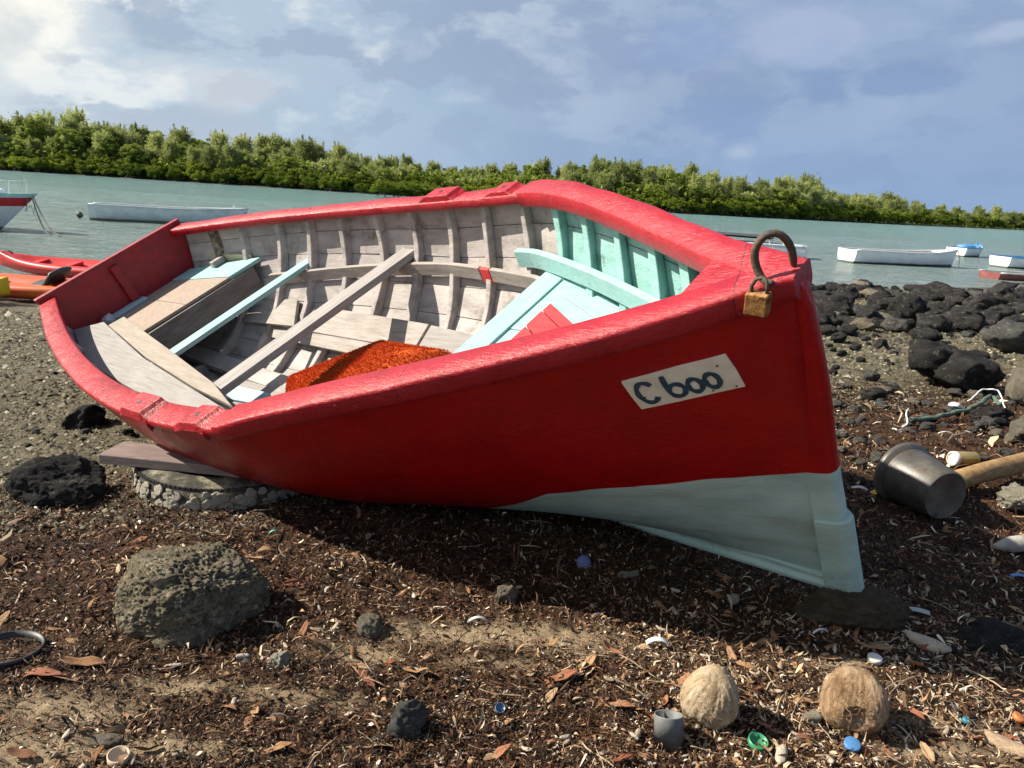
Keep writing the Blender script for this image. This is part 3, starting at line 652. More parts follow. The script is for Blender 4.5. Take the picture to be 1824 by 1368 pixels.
# risers (stringers) on both sides
def riser(x0, x1, z0, z1, hgt, side, name, m, d0=.058, th=.022, lab=None):
    secs = []
    for x in np.linspace(x0, x1, 22):
        z = z0+(z1-z0)*(x-x0)/(x1-x0); y = yw(x, z-hgt/2, d0); secs.append([(x, side*y, z-hgt), (x, side*(y-th), z-hgt), (x, side*(y-th), z), (x, side*y, z)])
    o = bevel(MB().sweep(secs).build(name, m, boat), .003, 2)
    if lab: o['label'] = lab
for side in (1, -1):
    riser(.72, 2.215, .556, .552, .062, side, 'riser', M_WHITEX); riser(2.29, 2.66, .552, .556, .062, side, 'riser', M_WHITEX)
    riser(2.222, 2.283, .550, .550, .070, side, 'riser_patch', simple('red_patch', (.55, .03, .03), (.70, .08, .07), 12, .5), th=.018, lab='red painted joint of the riser')
    riser(2.47, 3.50, .640, .715, .072, side, 'fore_riser', M_BLUEX, .060, .03)
# thwarts
brd([(.91, -.44), (1.00, -.44), (1.005, .618), (.925, .612)], .560, .582, 'thwart', M_BLUEY, 'narrow thwart painted light blue')
brd([(1.595, -.52), (1.70, -.52), (1.735, .70), (1.63, .71)], .556, .590, 'thwart', M_GREYY, 'weathered bare grey thwart')
brd([(1.40, -.36), (1.70, -.335), (1.72, -.26), (1.42, -.27)], .44, .455, 'loose_board', M_PALEB)
# side bench on the starboard side
def bench(p, th, name, m):
    P = [np.array(q) for q in p]; V = [tuple(q) for q in P]+[tuple(q+np.array([0, 0, th])) for q in P]; n = len(P)
    o = MB().add(V, [tuple(range(n))[::-1], tuple(range(n, 2*n))]+[(i, (i+1) % n, n+(i+1) % n, n+i) for i in range(n)]).build(name, m, boat); bevel(o, .003, 2); return o
bench([(.06, -.395, .668), (.26, -.290, .668), (1.06, -.430, .645), (1.62, -.49, .622), (2.05, -.535, .606), (2.0, -.585, .606), (1.32, -.60, .632), (.75, -.565, .652), (.45, -.50, .662)], .022, 'bench_plank', M_GREYX)
bench([(.34, -.300, .664), (.36, -.215, .664), (1.15, -.340, .640), (1.72, -.432, .616), (1.98, -.502, .604), (1.62, -.481, .620), (1.06, -.421, .643)], .020, 'bench_plank', mat_wood('tan_grey_wood', (.24, .205, .17), (.33, .285, .24), (.40, .355, .31), (1.5, 14, 14)))
# bilge boards
def slab(c4, th, name, m):
    P = np.array(c4, float); nrm = np.cross(P[1]-P[0], P[3]-P[0]); nrm /= np.linalg.norm(nrm); nrm *= np.sign(nrm[2])
    V = list(P)+list(P-nrm*th); return bevel(MB().add(V, [(0, 1, 2, 3), (7, 6, 5, 4), (0, 4, 5, 1), (1, 5, 6, 2), (2, 6, 7, 3), (3, 7, 4, 0)]).build(name, m, boat), .003, 2)
slab([(.483, .406, .42), (.927, .428, .425), (1.05, .280, .365), (.535, .256, .362)], .02, 'bilge_board', M_WHITEX)
slab([(.78, .458, .385), (2.018, .405, .390), (1.985, .298, .322), (.90, .285, .345)], .018, 'bilge_board', M_WHITEX)
slab([(2.036, .402, .388), (2.62, .345, .39), (2.55, .27, .33), (2.0, .298, .32)], .018, 'bilge_board', M_GREYX)
slab([(.43, .302, .338), (2.45, .285, .318), (2.43, .225, .285), (.42, .240, .300)], .018, 'bilge_board', M_WHITEX)
for y in (-.08, -.22): slab([(.9, y+.06, .235), (2.3, y+.06, .235), (2.3, y-.06, .235), (.9, y-.06, .235)], .018, 'bilge_board', M_GREYX)
for x in (.7, 1.1, 1.5, 1.9, 2.3, 2.6):
    yy = yw(x, .175, .045); f_ = MB().prism([(x-.02, -yy), (x+.02, -yy), (x+.02, yy), (x-.02, yy)], .175, .214); f_.build('floor_timber', M_INNER, boat)
# fore deck
def deckpoly(x0, x1, z, y0=None, y1=None, off=.03, n=14):
    X = np.linspace(x0, x1, n); a = [(x, yw(x, z, off)) for x in X] if y1 is None else [(x0, y1), (x1, y1)]; b_ = [(x, -yw(x, z, off)) for x in X] if y0 is None else [(x0, y0), (x1, y0)]
    return b_+a[::-1]
brd(deckpoly(2.735, 3.45, .57, y0=.215), .548, .570, 'fore_deck_board', M_BLUEX)
brd([(2.735, -.10), (3.50, -.10), (3.50, .150), (3.40, .212), (2.735, .212)], .548, .568, 'fore_deck_board', M_BLUEX)
brd(deckpoly(2.735, 3.50, .57, y1=-.103), .548, .570, 'fore_deck_board', M_BLUEX)
brd([(2.645, -.585), (2.76, -.55), (2.76, .575), (2.645, .60)], .552, .578, 'deck_beam', M_BLUEY)
brd([(2.655, -yw(2.68, .46, .035)), (2.675, -yw(2.68, .46, .035)), (2.675, yw(2.68, .46, .035)), (2.655, yw(2.68, .46, .035))], .46, .551, 'deck_bulkhead', M_DARKW)
brd([(2.85, .425), (3.20, .245), (3.21, .255), (2.862, .437)], .570, .580, 'deck_cleat', M_BLUEX)
hx = [(.365, .318), (.313, .222), (.217, .122), (.117, .02), (.015, -.09)]
for k, (ya, yb) in enumerate(hx):
    s0 = .62 if k == 0 else .62
    brd([(2.838, yb), (2.838, ya), (3.10, ya-.155), (3.10, yb-.155)], .5715, .586+.002*(k % 2), 'hatch_plank', M_HATCH)
# bow ring
ring = MB().tube([(3.925, -.062, .985), (3.902, -.058, .978), (3.886, -.05, .996), (3.879, -.045, 1.029), (3.888, -.04, 1.058), (3.904, -.03, 1.073), (3.923, -.02, 1.076), (3.937, -.01, 1.056), (3.941, 0, 1.026), (3.938, 0, .98)], [.007, .0088, .0092, .0092, .0092, .0092, .009, .009, .009, .009], 10)
ro = ring.build('bow_ring', M_RUST, boat, True); sb = ro.modifiers.new('s', 'SUBSURF'); sb.levels = sb.render_levels = 1
# number plate: plate corners in the hull frame, 5 mm proud of the planking
PC = [np.array(p) for p in ((3.597, -.222, .803), (3.803, -.102, .825), (3.822, -.084, .729), (3.611, -.200, .711))]
on = np.cross(PC[1]-PC[0], PC[3]-PC[0]); on /= np.linalg.norm(on); on *= -np.sign(on[1])
def pl(u, v, o=0.):
    a_ = PC[0]*(1-u)+PC[1]*u; c_ = PC[3]*(1-u)+PC[2]*u; return a_*(1-v)+c_*v+on*o
def mat_plate():
    g = NG('plate_paint'); v = g.map(); c = g.ramp(g.noise(v, 14, 7, .65), [(.3, (.66, .57, .43)), (.6, (.84, .76, .60))])
    c = g.mix(g.ramp(g.noise(v, 70, 5, .75), [(.68, 0.), (.72, .8)]), c, (.18, .10, .06)); return g.out(c, .5, g.bump(g.noise(v, 50, 4), .2, .002))
ed = [(0, 0), (.3, .0), (.55, -.015), (.8, .0), (1, .0), (1.01, .5), (1, 1), (.7, 1.0), (.4, 1.01), (0, 1), (-.005, .5)]
pm = MB(); n = len(ed); pm.add([pl(u, v, .010) for u, v in ed]+[pl(u, v, .0) for u, v in ed], [tuple(range(n)), tuple(range(n, 2*n))[::-1]]+[(i, n+i, n+(i+1) % n, (i+1) % n) for i in range(n)])
plate = pm.build('number_plate', mat_plate(), boat); plate['label'] = 'cream plate with hand painted dark blue C 600'
def glyph(pts, w=.034, closed=False):
    P = np.array(pts, float); m = len(P); asp = 2.5; L_ = []; R__ = []
    for i in range(m):
        d = P[(i+1) % m]-P[i-1] if closed else P[min(i+1, m-1)]-P[max(i-1, 0)]
        d = d*np.array([asp, 1.]); nn = np.array([-d[1], d[0]])/(np.linalg.norm(d)+1e-9)*w*(1+.15*math.sin(i*1.1)); nn = nn/np.array([asp, 1.])
        L_.append(P[i]+nn); R__.append(P[i]-nn)
    b = MB(); V = []
    for o in (.0105, .0118):
        for q in L_+R__: V.append(pl(q[0], q[1], o))
    Fc = []
    for i in range(m if closed else m-1):
        j = (i+1) % m
        Fc += [(2*m+i, 2*m+j, 3*m+j, 3*m+i), (i, 2*m+i, 2*m+j, j), (m+i, m+j, 3*m+j, 3*m+i)]
    b.add(V, Fc); return b
def arc(cx, cy, rx, ry, a0, a1, n=26): return [(cx+rx*math.cos(math.radians(a)), cy+ry*math.sin(math.radians(a))) for a in np.linspace(a0, a1, n)]
for gl, cl in ((arc(.155, .50, .085, .34, -35, -325+0, 26), False), ([(.365, .10), (.358, .25), (.352, .42), (.352, .60)]+arc(.425, .64, .072, .20, 170, -190, 24), False), (arc(.60, .62, .062, .205, 0, 345, 26), True), (arc(.765, .60, .062, .215, 0, 345, 26), True)):
    glyph(gl, .06, cl).build('painted_character', M_INK, plate)
for u, v in ((.11, .62), (.88, .22), (.72, .90), (.93, .93)):
    MB().tube([pl(u, v, .0095), pl(u, v, .0125)], .0022, 8).build('nail_head', M_RUST, plate)
# ---- things in or on the boat
lk = empty('padlock', (0, 0, 0), 0, 'rusty brass padlock hanging from the iron ring at the bow of the red boat', 'padlock'); lk.matrix_world = boat.matrix_world.copy()
q = [(3.876, -.088, .978), (3.927, -.088, .974), (3.912, -.088, .919), (3.861, -.088, .925)]
lb = MB().add([(a, b_+dy, c) for dy in (.011, -.011) for a, b_, c in q], [(0, 1, 2, 3), (7, 6, 5, 4), (0, 4, 5, 1), (1, 5, 6, 2), (2, 6, 7, 3), (3, 7, 4, 0)]).build('lock_body', M_LOCK, lk); bevel(lb, .005, 3)
MB().tube([(3.886, -.088, .972), (3.888, -.087, .990), (3.896, -.08, 1.001), (3.908, -.076, 1.003), (3.918, -.08, .999), (3.921, -.087, .988), (3.918, -.088, .970)], .0042, 8).build('shackle', M_RUST, lk, True)
def mat_mat():
    g = NG('orange_pile'); v = g.map(); c = g.ramp(g.noise(v, 60, 5, .7), [(.3, (.46, .065, .016)), (.6, (.72, .135, .032)), (.8, (.80, .21, .06))]); return g.out(c, .95, g.bump(g.noise(v, 140, 4, .8), .8, .008), .1)
MM = mat_mat()
mt = empty('foam_mat', (0, 0, 0), 0, 'shaggy orange mat lying in the bottom of the red boat', 'mat'); mt.matrix_world = boat.matrix_world.copy()
nu, nv = 120, 60; U, Vv = np.meshgrid(np.linspace(0, 1, nu), np.linspace(0, 1, nv), indexing='ij')
c00, c10, c11, c01 = [np.array(p) for p in ((1.40, -.25, .345), (1.47, .0, .345), (1.95, .315, .372), (2.22, .20, .362))]
# outline: near edge hidden by the gunwale, far edge seen
cA, cB, cC, cD = np.array((1.42, -.05, .355)), np.array((1.80, .29, .380)), np.array((2.29, .275, .405)), np.array((1.75, -.30, .36))
def mp_(u, v): return (cA*(1-u)[..., None]+cB*u[..., None])*(1-v)[..., None]+(cD*(1-u)[..., None]+cC*u[..., None])*v[..., None]
Gt = mp_(U, Vv); edge_ = np.minimum(np.minimum(U, 1-U)*3.5, np.minimum(Vv, 1-Vv)*2.6); rise = np.sqrt(np.clip(1-(1-np.clip(edge_, 0, 1))**2, 0, 1))
nz = fbm(Gt.reshape(-1, 3), 9, 3, .5, 4).reshape(U.shape)*.012+fbm(Gt.reshape(-1, 3), 70, 3, .6, 5).reshape(U.shape)*.006
Gt[..., 2] += -.055+.065*rise+nz
MB().grid(Gt).build('mat_body', MM, mt, True)
n = 26000; uu, vv = RNG.random(n), RNG.random(n); e_ = np.minimum(np.minimum(uu, 1-uu)*3.5, np.minimum(vv, 1-vv)*2.6); rs = np.sqrt(np.clip(1-(1-np.clip(e_, 0, 1))**2, 0, 1))
C_ = mp_(uu, vv); C_[:, 2] += -.055+.065*rs+.004; d = rdir(n)*.7+np.array([0, 0, .9]); d = d/np.linalg.norm(d, axis=1)[:, None]*RNG.uniform(.004, .011, (n, 1)); sdv = np.cross(d, rdir(n)); sdv = sdv/np.linalg.norm(sdv, axis=1)[:, None]*.0016
V = np.stack([C_-sdv, C_+sdv, C_+d], 1).reshape(-1, 3); tag(link('pile', mesh('pile', V, np.arange(3*n).reshape(n, 3), False, MM), mt), kind='stuff')
# crumpled clear bag at the stern
M_CLEAR = simple('clear_plastic', (.55, .60, .62), (.80, .84, .86), 9, .12, .8, .01, 30, Alpha=.55)
V, Fq = blob((.05, .03, .03), 5, 3, (.09, -.22, .640)); V = V+fbm(V, 40, 3, .6, 3)[:, None]*.012
o = link('plastic_bag', mesh('plastic_bag', V, Fq, True, M_CLEAR)); o.matrix_world = boat.matrix_world.copy(); tag(o, 'small crumpled clear plastic bag at the stern end of the grey side bench', 'bag')

# ------------------------------------------------------------------ rocks
def rock_mesh(name, seed, sub=4, ang=.5, rough=.16, pits=0., flat=0., mat=None, fine=.02, cuts=9):
    bm = bmesh.new(); bmesh.ops.create_icosphere(bm, subdivisions=sub, radius=1); V = np.array([v.co[:] for v in bm.verts]); Fq = np.array([[v.index for v in f.verts] for f in bm.faces]); bm.free()
    rg = np.random.default_rng(seed)
    for k in range(cuts):
        n_ = rg.normal(size=3); n_ /= np.linalg.norm(n_); d = rg.uniform(.62, .88)/(.6+ang*.8); s_ = V@n_; m = s_ > d; V[m] -= np.outer((s_[m]-d)*.85, n_)
    nr = V/np.linalg.norm(V, axis=1)[:, None]
    V = V+nr*(rough*fbm(V, 1.3, 3, .5, seed)+rough*.5*fbm(V, 4, 4, .6, seed+3)+fine*fbm(V, 16, 3, .6, seed+5))[:, None]
    if pits:
        w1 = worley(V, 13, seed); w2 = worley(V, 26, seed+9); V = V-nr*(pits*np.clip(.42-w1, 0, 1)*1.2+pits*.6*np.clip(.4-w2, 0, 1))[:, None]
    return mesh(name, V, Fq, True, mat)
def mat_rock(name, a, b, c, lich=None, sc=3., bd=.012, vs=26):
    g = NG(name); v = g.map(); col = g.ramp(g.noise(v, sc, 9, .68), [(.28, a), (.5, b), (.72, c)])
    r = g.rnd(); col = g.mix(g.math('MULTIPLY', r, .45), col, a)
    if lich: col = g.mix(g.ramp(g.noise(g.map(loc=(4, 4, 4)), sc*1.7, 8, .75), [(.56, 0.), (.62, .85)]), col, lich)
    pt = g.vor(v, vs); n_ = g.bump(g.ramp(pt, [(.08, 0.), (.35, 1.)]), .8, bd); n_ = g.bump(g.noise(v, 40, 8, .8), .9, bd, n_)
    return g.out(col, .92, n_, .15)
M_BAS = mat_rock('black_basalt', (.018, .017, .018), (.040, .038, .038), (.085, .080, .075), (.15, .145, .12), 2.2, .034, 9)
M_BOUL = mat_rock('mossy_lava', (.08, .068, .045), (.25, .215, .15), (.46, .40, .29), (.54, .47, .31), 3.6, .014, 15)
M_TANR = mat_rock('tan_rock', (.14, .12, .09), (.26, .23, .18), (.42, .38, .30), None, 2.5, .05, 10)
M_CORAL = mat_rock('pale_coral', (.25, .22, .15), (.55, .52, .42), (.72, .70, .60), None, 4, .06, 8)
M_GREYR = mat_rock('grey_rock', (.06, .06, .058), (.13, .13, .12), (.24, .235, .22), (.34, .33, .28), 2.4, .05, 10)
RK = {m_.name: [rock_mesh('rock', s_, 4, .72, .27, 0, 0, m_, .05, 12) for s_ in range(5 if m_ is M_BAS else 2)] for m_ in (M_BAS, M_TANR, M_GREYR)}
rock_i = 0
def rock(px0, px1, py0, py1, m_, label=None, group=None, name='rock', k=None, world=None):
    """a rock on the beach whose foot stands at the ground point seen at (mid, py1)"""
    global rock_i; rock_i += 1
    x, y = G((px0+px1)/2, py1); D = math.hypot(x, y); w = (px1-px0)/F_PX*math.hypot(D, HCAM)*.5; hh = max(.62*w, ((py1-py0)/F_PX*math.hypot(D, HCAM)-w*HCAM/D*.8)*.5)
    hh = min(hh, w*1.1); y2 = y+w*.75*y/D; x2 = x+w*.75*x/D
    me = RK[m_.name][(k if k is not None else rock_i) % len(RK[m_.name])]
    o = link(name, me); o.location = (x2, y2, gz(x2, y2)+hh*.72); o.scale = (w*1.08, w*.95, hh*1.12); o.rotation_euler = (0, 0, (rock_i*2.4) % 6.28)
    return tag(o, label or 'dark basalt rock among the rubble along the right shore', 'rock', group or 'basalt rubble along the right shore')
NAMED = [(1448, 1512, 514, 563, M_BAS, 'big black rock nearest the bow in the rubble by the water'), (1499, 1523, 506, 530, M_TANR, 'cream coloured rock on top of the rubble by the water'),
 (1573, 1642, 517, 573, M_BAS, 'large upright black rock in the middle of the rubble'), (1642, 1691, 533, 573, M_BAS, None), (1648, 1688, 514, 530, M_BAS, None), (1717, 1750, 510, 532, M_BAS, None),
 (1671, 1737, 547, 590, M_BAS, 'slanting black slab of rock left of the big grey rock'), (1739, 1840, 560, 632, M_GREYR, 'big grey topped rock at the right end of the rubble'), (1556, 1596, 548, 576, M_BAS, None),
 (1612, 1665, 576, 611, M_BAS, None), (1554, 1581, 598, 621, M_BAS, 'small round black rock in front of the rubble'), (1475, 1508, 593, 612, M_BAS, None),
 (1608, 1700, 612, 690, M_BAS, 'big round black boulder standing alone on the gravel'), (1662, 1783, 660, 700, M_BAS, 'long flat black rock beside the round boulder'),
 (1785, 1850, 645, 722, M_TANR, 'grey tan pitted rock cut by the right edge of the photo'), (1531, 1561, 657, 686, M_GREYR, 'small pointed grey rock left of the round boulder'), (1533, 1573, 696, 717, M_BAS, 'low black stone behind the bow at the edge of the gravel'),
 (1573, 1602, 686, 702, M_BAS, None), (1475, 1494, 660, 669, M_BAS, None), (1800, 1850, 735, 790, M_TANR, 'tan rock half out of the frame above the log'), (1462, 1495, 551, 570, M_TANR, 'pale tan stone at the foot of the rubble near the bow')]
for a in NAMED:
    o_ = rock(a[0], a[1], a[2], a[3], a[4], a[5])
    if a[0] == 1608: o_.scale = (o_.scale[0]*.92, o_.scale[1]*.92, o_.scale[0]*.86); o_.location[2] += .05
for k in range(235):
    while True:
        px_ = RNG.uniform(1430, 1990); py_ = RNG.uniform(517, 606)
        if RNG.random() < (1.15-(py_-517)/100): break
    wd = RNG.uniform(22, 50)*(.75+.6*(py_-517)/90)*(1 if RNG.random() < .7 else .6)
    mm_ = M_BAS if RNG.random() < .84 else (M_GREYR if RNG.random() < .7 else M_TANR)
    rock(px_-wd/2, px_+wd/2, py_-wd*RNG.uniform(.5, .8), py_, mm_, {'black_basalt': None, 'grey_rock': 'grey weathered rock among the black rubble along the right shore', 'tan_rock': 'tan rock among the black rubble along the right shore'}[mm_.name])
for k in range(26):      # the same rubble goes on behind the boat
    px_ = RNG.uniform(1180, 1440); py_ = RNG.uniform(520, 560); rock(px_-20, px_+20, py_-22, py_, M_BAS)
for k in range(110):
    px_ = RNG.uniform(1440, 1900); py_ = RNG.uniform(560, 720) if k % 2 else RNG.uniform(585, 650); wd = RNG.uniform(7, 20); rock(px_-wd/2, px_+wd/2, py_-wd*.6, py_, M_BAS if RNG.random() < .6 else M_GREYR, 'small stone scattered over the gravel in front of the rubble', 'small stones on the gravel', 'stone')
for k in range(24):
    px_ = RNG.uniform(-60, 330); py_ = RNG.uniform(585, 850); wd = RNG.uniform(7, 20)*(py_/760); rock(px_-wd/2, px_+wd/2, py_-wd*.55, py_, M_BAS if RNG.random() < .45 else M_GREYR, 'small stone lying on the gravel at the left', 'small stones on the left gravel', 'stone')
for k in range(70):
    px_ = RNG.uniform(1480, 1900); py_ = RNG.uniform(700, 830); wd = RNG.uniform(10, 30); rock(px_-wd/2, px_+wd/2, py_-wd*.6, py_, M_GREYR if RNG.random() < .6 else M_TANR, 'small lump of stone in the debris behind the bucket', 'stones in the debris behind the bucket', 'stone')
def big(name, label, loc, sc, rz, m_, seed, sub=5, **k):
    o = link(name, rock_mesh(name, seed, sub, mat=m_, **k)); o.location = loc; o.scale = sc; o.rotation_euler = (0, 0, rz); return tag(o, label, 'rock')
big('boulder', 'large round pitted grey green boulder in the left foreground', (-.745, 1.70, .058), (.178, .158, .14), .3, M_BOUL, 3, 7, ang=.60, rough=.17, pits=.20, fine=.05, cuts=12)
bl_ = [o for o in COL.objects if o.name.startswith('boulder')][0]; kn = link('stone_knob', rock_mesh('stone_knob', 8, 5, ang=.3, rough=.15, pits=.12, mat=M_BOUL), bl_); kn.location = (-.05, -.72, -.42); kn.scale = (.42, .36, .42)
big('rock', 'black jagged rock on the left beside the tyre', (-1.47, 2.40, .005), (.155, .13, .105), .4, M_BAS, 14, 6, ang=.6, rough=.25, pits=.04)
big('rock', 'small dark rock on the gravel below the stern of the red boat', (-1.92, 3.32, -.075), (.115, .09, .08), 1.2, M_BAS, 15, 5, ang=.6, rough=.3)
big('rock', 'flat brown stone under the foot of the bow', (.94, 1.88, .022), (.150, .10, .070), -.1, mat_rock('brown_stone', (.06, .045, .03), (.14, .11, .075), (.24, .20, .14), None, 4, .02, 18), 21, 6, ang=.6, rough=.2, pits=.10, fine=.06)
big('rock', 'low brown stone right of the stone under the bow', (1.30, 1.80, .0), (.10, .08, .045), .5, M_BAS, 22, 5, ang=.4, rough=.2)
big('rock', 'pale jagged rock at the bottom edge of the photo', (-.165, 1.32, .02), (.05, .035, .045), .2, M_GREYR, 33, 5, ang=.7, rough=.3)
big('rock', 'small brown rock right of the boulder shadow', (-.30, 1.66, .012), (.036, .03, .034), .2, M_TANR, 34, 5, ang=.7, rough=.35)
big('rock', 'brown crumbly stone just in front of the boat shadow', (.015, 1.86, .012), (.042, .03, .030), .9, M_TANR, 35, 5, ang=.7, rough=.35)
big('coral_lump', 'small white coral lump right of the boulder', (-.475, 1.50, .015), (.024, .02, .019), .2, M_CORAL, 36, 5, ang=.2, rough=.5)
big('coral_lump', 'knobbly white coral lump at the right edge in front of the log', (*G(1808, 905), .04), (.075, .06, .045), .2, M_CORAL, 37, 5, ang=.2, rough=.55)
big('coral_lump', 'pale stone between the two coconuts', (*G(1446, 1288), .012), (.024, .02, .018), .4, M_CORAL, 38, 4, ang=.4, rough=.3)
big('rock', 'yellowish flat stone at the lower left', (*G(184, 1322), .004), (.038, .02, .012), .1, M_TANR, 39, 4, ang=.5, rough=.3)
# ------------------------------------------------------------------ tyre with oysters, board
tx, ty_ = -1.0, 2.64; tz = gz(tx, ty_)-.015
def mat_tyre():
    g = NG('old_tyre_rubber'); v = g.map(); c = g.ramp(g.noise(v, 9, 7, .7), [(.35, (.020, .020, .019)), (.5, (.06, .058, .045)), (.64, (.28, .26, .18))]); return g.out(c, .85, g.bump(g.noise(v, 50, 6, .7), .7, .008), .3)
tyre = empty('old_tyre', (tx, ty_, tz), 0, 'old tyre crusted with oyster shells lying flat under the hull of the red boat', 'tyre')
pr = [(.19, .02), (.23, .0), (.285, .0), (.31, .015), (.322, .04), (.325, .075), (.322, .11), (.308, .135), (.29, .150), (.24, .152), (.20, .135), (.19, .12), (.215, .11), (.22, .04), (.19, .02)]
pr = [(a_, b_*.74) for a_, b_ in pr]
MB().lathe(pr, 72).build('carcass', mat_tyre(), tyre, True)
tb = MB()
for k in range(110):
    a = k/110*6.283; c_, s_ = math.cos(a), math.sin(a); tb.box((.3105*c_, .3105*s_, .090), (.012, .013, .020), np.array([[c_, -s_, 0], [s_, c_, 0], [0, 0, 1]]))
tag(tb.build('tread_blocks', M_BLACK, tyre), kind='stuff')
M_SHELL = mat_rock('oyster_shell', (.34, .31, .24), (.62, .58, .48), (.80, .78, .70), None, 9, .01, 30)
shm = []
for s_ in range(4):
    ring_ = [(math.cos(a)*(1+.14*math.sin(3*a+s_)), math.sin(a)*(1+.12*math.sin(2*a+s_*2)), 0) for a in np.linspace(0, 6.283, 15)[:-1]]; r2 = [(x*.72, y*.72, .32) for x, y, z in ring_]; r3 = [(x*.35+.1, y*.35, .22) for x, y, z in ring_]
    m = MB(); m.sweep([ring_, r2, r3]); me = mesh('oyster', m.v, m.f, True, M_SHELL); shm.append(me)
for k in range(150):
    a = math.radians(RNG.uniform(168, 335)); z = RNG.uniform(.008, .088); R_ = .322+.004*math.sin(z*20)
    o = link('oyster', random.choice(shm), tyre); nrm = Vector((math.cos(a), math.sin(a), RNG.uniform(-.3, .3))); q_ = nrm.to_track_quat('Z', 'Y'); o.rotation_mode = 'QUATERNION'; o.rotation_quaternion = q_; s_ = RNG.uniform(.010, .021); o.scale = (s_, s_*RNG.uniform(.8, 1.1), s_*.6); o.location = (R_*math.cos(a), R_*math.sin(a), z)
bd = MB(); a0 = np.array([-1.38, 2.53]); dr = np.array([math.cos(-.10), math.sin(-.10)]); pn_ = np.array([-dr[1], dr[0]]); zb = tz+.118
bd.add([(*(a0+dr*l+pn_*w), zb+z+.0*l) for l in (0, .62) for w in (-.075, .075) for z in (-.004, .030)], [(0, 1, 3, 2), (4, 6, 7, 5), (0, 4, 5, 1), (2, 3, 7, 6), (0, 2, 6, 4), (1, 5, 7, 3)])
tag(bevel(bd.build('board', mat_wood('plum_grey_board', (.13, .095, .085), (.22, .17, .155), (.34, .28, .26), (2, 14, 14), 4, .7)), .004), 'weathered reddish grey board laid across the old tyre', 'board')
# ------------------------------------------------------------------ bucket, can, log
bk_ = empty('plant_pot', (0, 0, 0), 0, 'cracked black plastic plant pot lying on its side right of the bow', 'pot')
pb = np.array([1.575, 2.60, .098]); ax = np.array([.26, -.955, -.02]); ax /= np.linalg.norm(ax)
zq = Vector(-ax).to_track_quat('Z', 'X'); bk_.rotation_mode = 'QUATERNION'; bk_.rotation_quaternion = zq; bk_.location = tuple(pb); bk_.scale = (.93,)*3
def mat_pot():
    g = NG('pot_plastic'); v = g.map(); p = g.sep(v); c = g.ramp(g.noise(v, 9, 7, .6), [(.3, (.03, .029, .026)), (.55, (.085, .08, .07)), (.75, (.16, .15, .13))])
    c = g.mix(g.ramp(g.noise(g.map((1, 1, 1)), 22, 8, .8), [(.52, 0.), (.60, .85)]), c, (.085, .055, .033)); c = g.mix(g.ramp(g.noise(g.map((1, 1, 1), loc=(7, 7, 7)), 120, 3), [(.74, 0.), (.78, .8)]), c, (.5, .5, .46))
    return g.out(c, .42, g.bump(g.noise(v, 60, 5), .25, .003), .5)
MP = mat_pot()
bo = MB().lathe([(.0, .004), (.085, .004), (.093, .0), (.099, .006), (.118, .205), (.1185, .215), (.114, .213), (.094, .012), (0, .012)], 64).build('pot_body', MP, bk_, True); bo.data.shade_smooth() if hasattr(bo.data, 'shade_smooth') else None
em = bo.modifiers.new('e', 'EDGE_SPLIT'); em.split_angle = .7
MB().lathe([(.1195, .205), (.130, .216), (.133, .219), (.135, .236), (.133, .238), (.128, .236), (.128, .215), (.1195, .212)], 64).build('pot_rim', MP, bk_, True)
cr = MB().prism([(0, -.003, 0), (.02, -.006, 0), (.045, .0, 0), (.02, .003, 0)], 0, .002)
can = empty('drink_can', (0, 0, 0), 0, 'crumpled gold and white drink can on the debris behind the pot', 'can')
cx_, cy_ = G(1721, 832); can.location = (cx_, cy_+.03, gz(cx_, cy_+.03)+.036); can.rotation_euler = (0, math.radians(92), math.radians(14))
MB().lathe([(.022, -.064), (.026, -.068), (.033, -.060), (.0335, -.05), (.0335, .055), (.028, .066), (.026, .064), (0, .062)], 40, (0, 0, 0)).build('can_body', simple('can_print', (.55, .34, .06), (.72, .55, .22), 18, .3, .2, .003, 20, Metallic=.6), can, True)
MB().lathe([(0, -.061), (.020, -.0615), (.024, -.066), (.027, -.0685), (.0335, -.060), (.034, -.052), (.0336, -.046)], 40).build('can_end', simple('can_bare', (.6, .6, .6), (.85, .85, .84), 12, .3, .1, .002, 20), can, True)
def mat_log():
    g = NG('driftwood'); v = g.map((1, 1, 1)); c = g.ramp(g.noise(g.wmap((9, 9, 14)), 3, 7, .7), [(.3, (.15, .085, .035)), (.55, (.30, .19, .085)), (.75, (.44, .31, .16))]); return g.out(c, .75, g.bump(g.noise(g.wmap((8, 8, 30)), 4, 6, .7), .6, .006), .3)
MLOG = mat_log()
lg = MB(); lg.tube([(1.62, 2.80, .05), (1.95, 3.0, .065), (2.3, 3.2, .075), (2.75, 3.42, .085), (3.2, 3.7, .095)], [.038, .040, .043, .045, .048], 18)
tag(lg.build('log', MLOG, None, True), 'smooth brown pole lying behind the plant pot and out of the right edge', 'log')
dw = MB(); x_, y_ = G(1795, 985); dw.tube([(x_-.05, y_, .02), (x_, y_, .03), (x_+.09, y_+.03, .03), (x_+.22, y_+.05, .03)], [.008, .026, .030, .018], 14); tag(dw.build('driftwood', simple('grey_drift', (.22, .20, .17), (.48, .46, .42), 6, .8, .6, .006, 60), None, True), 'pale rounded piece of driftwood in the shade at the right edge', 'driftwood')
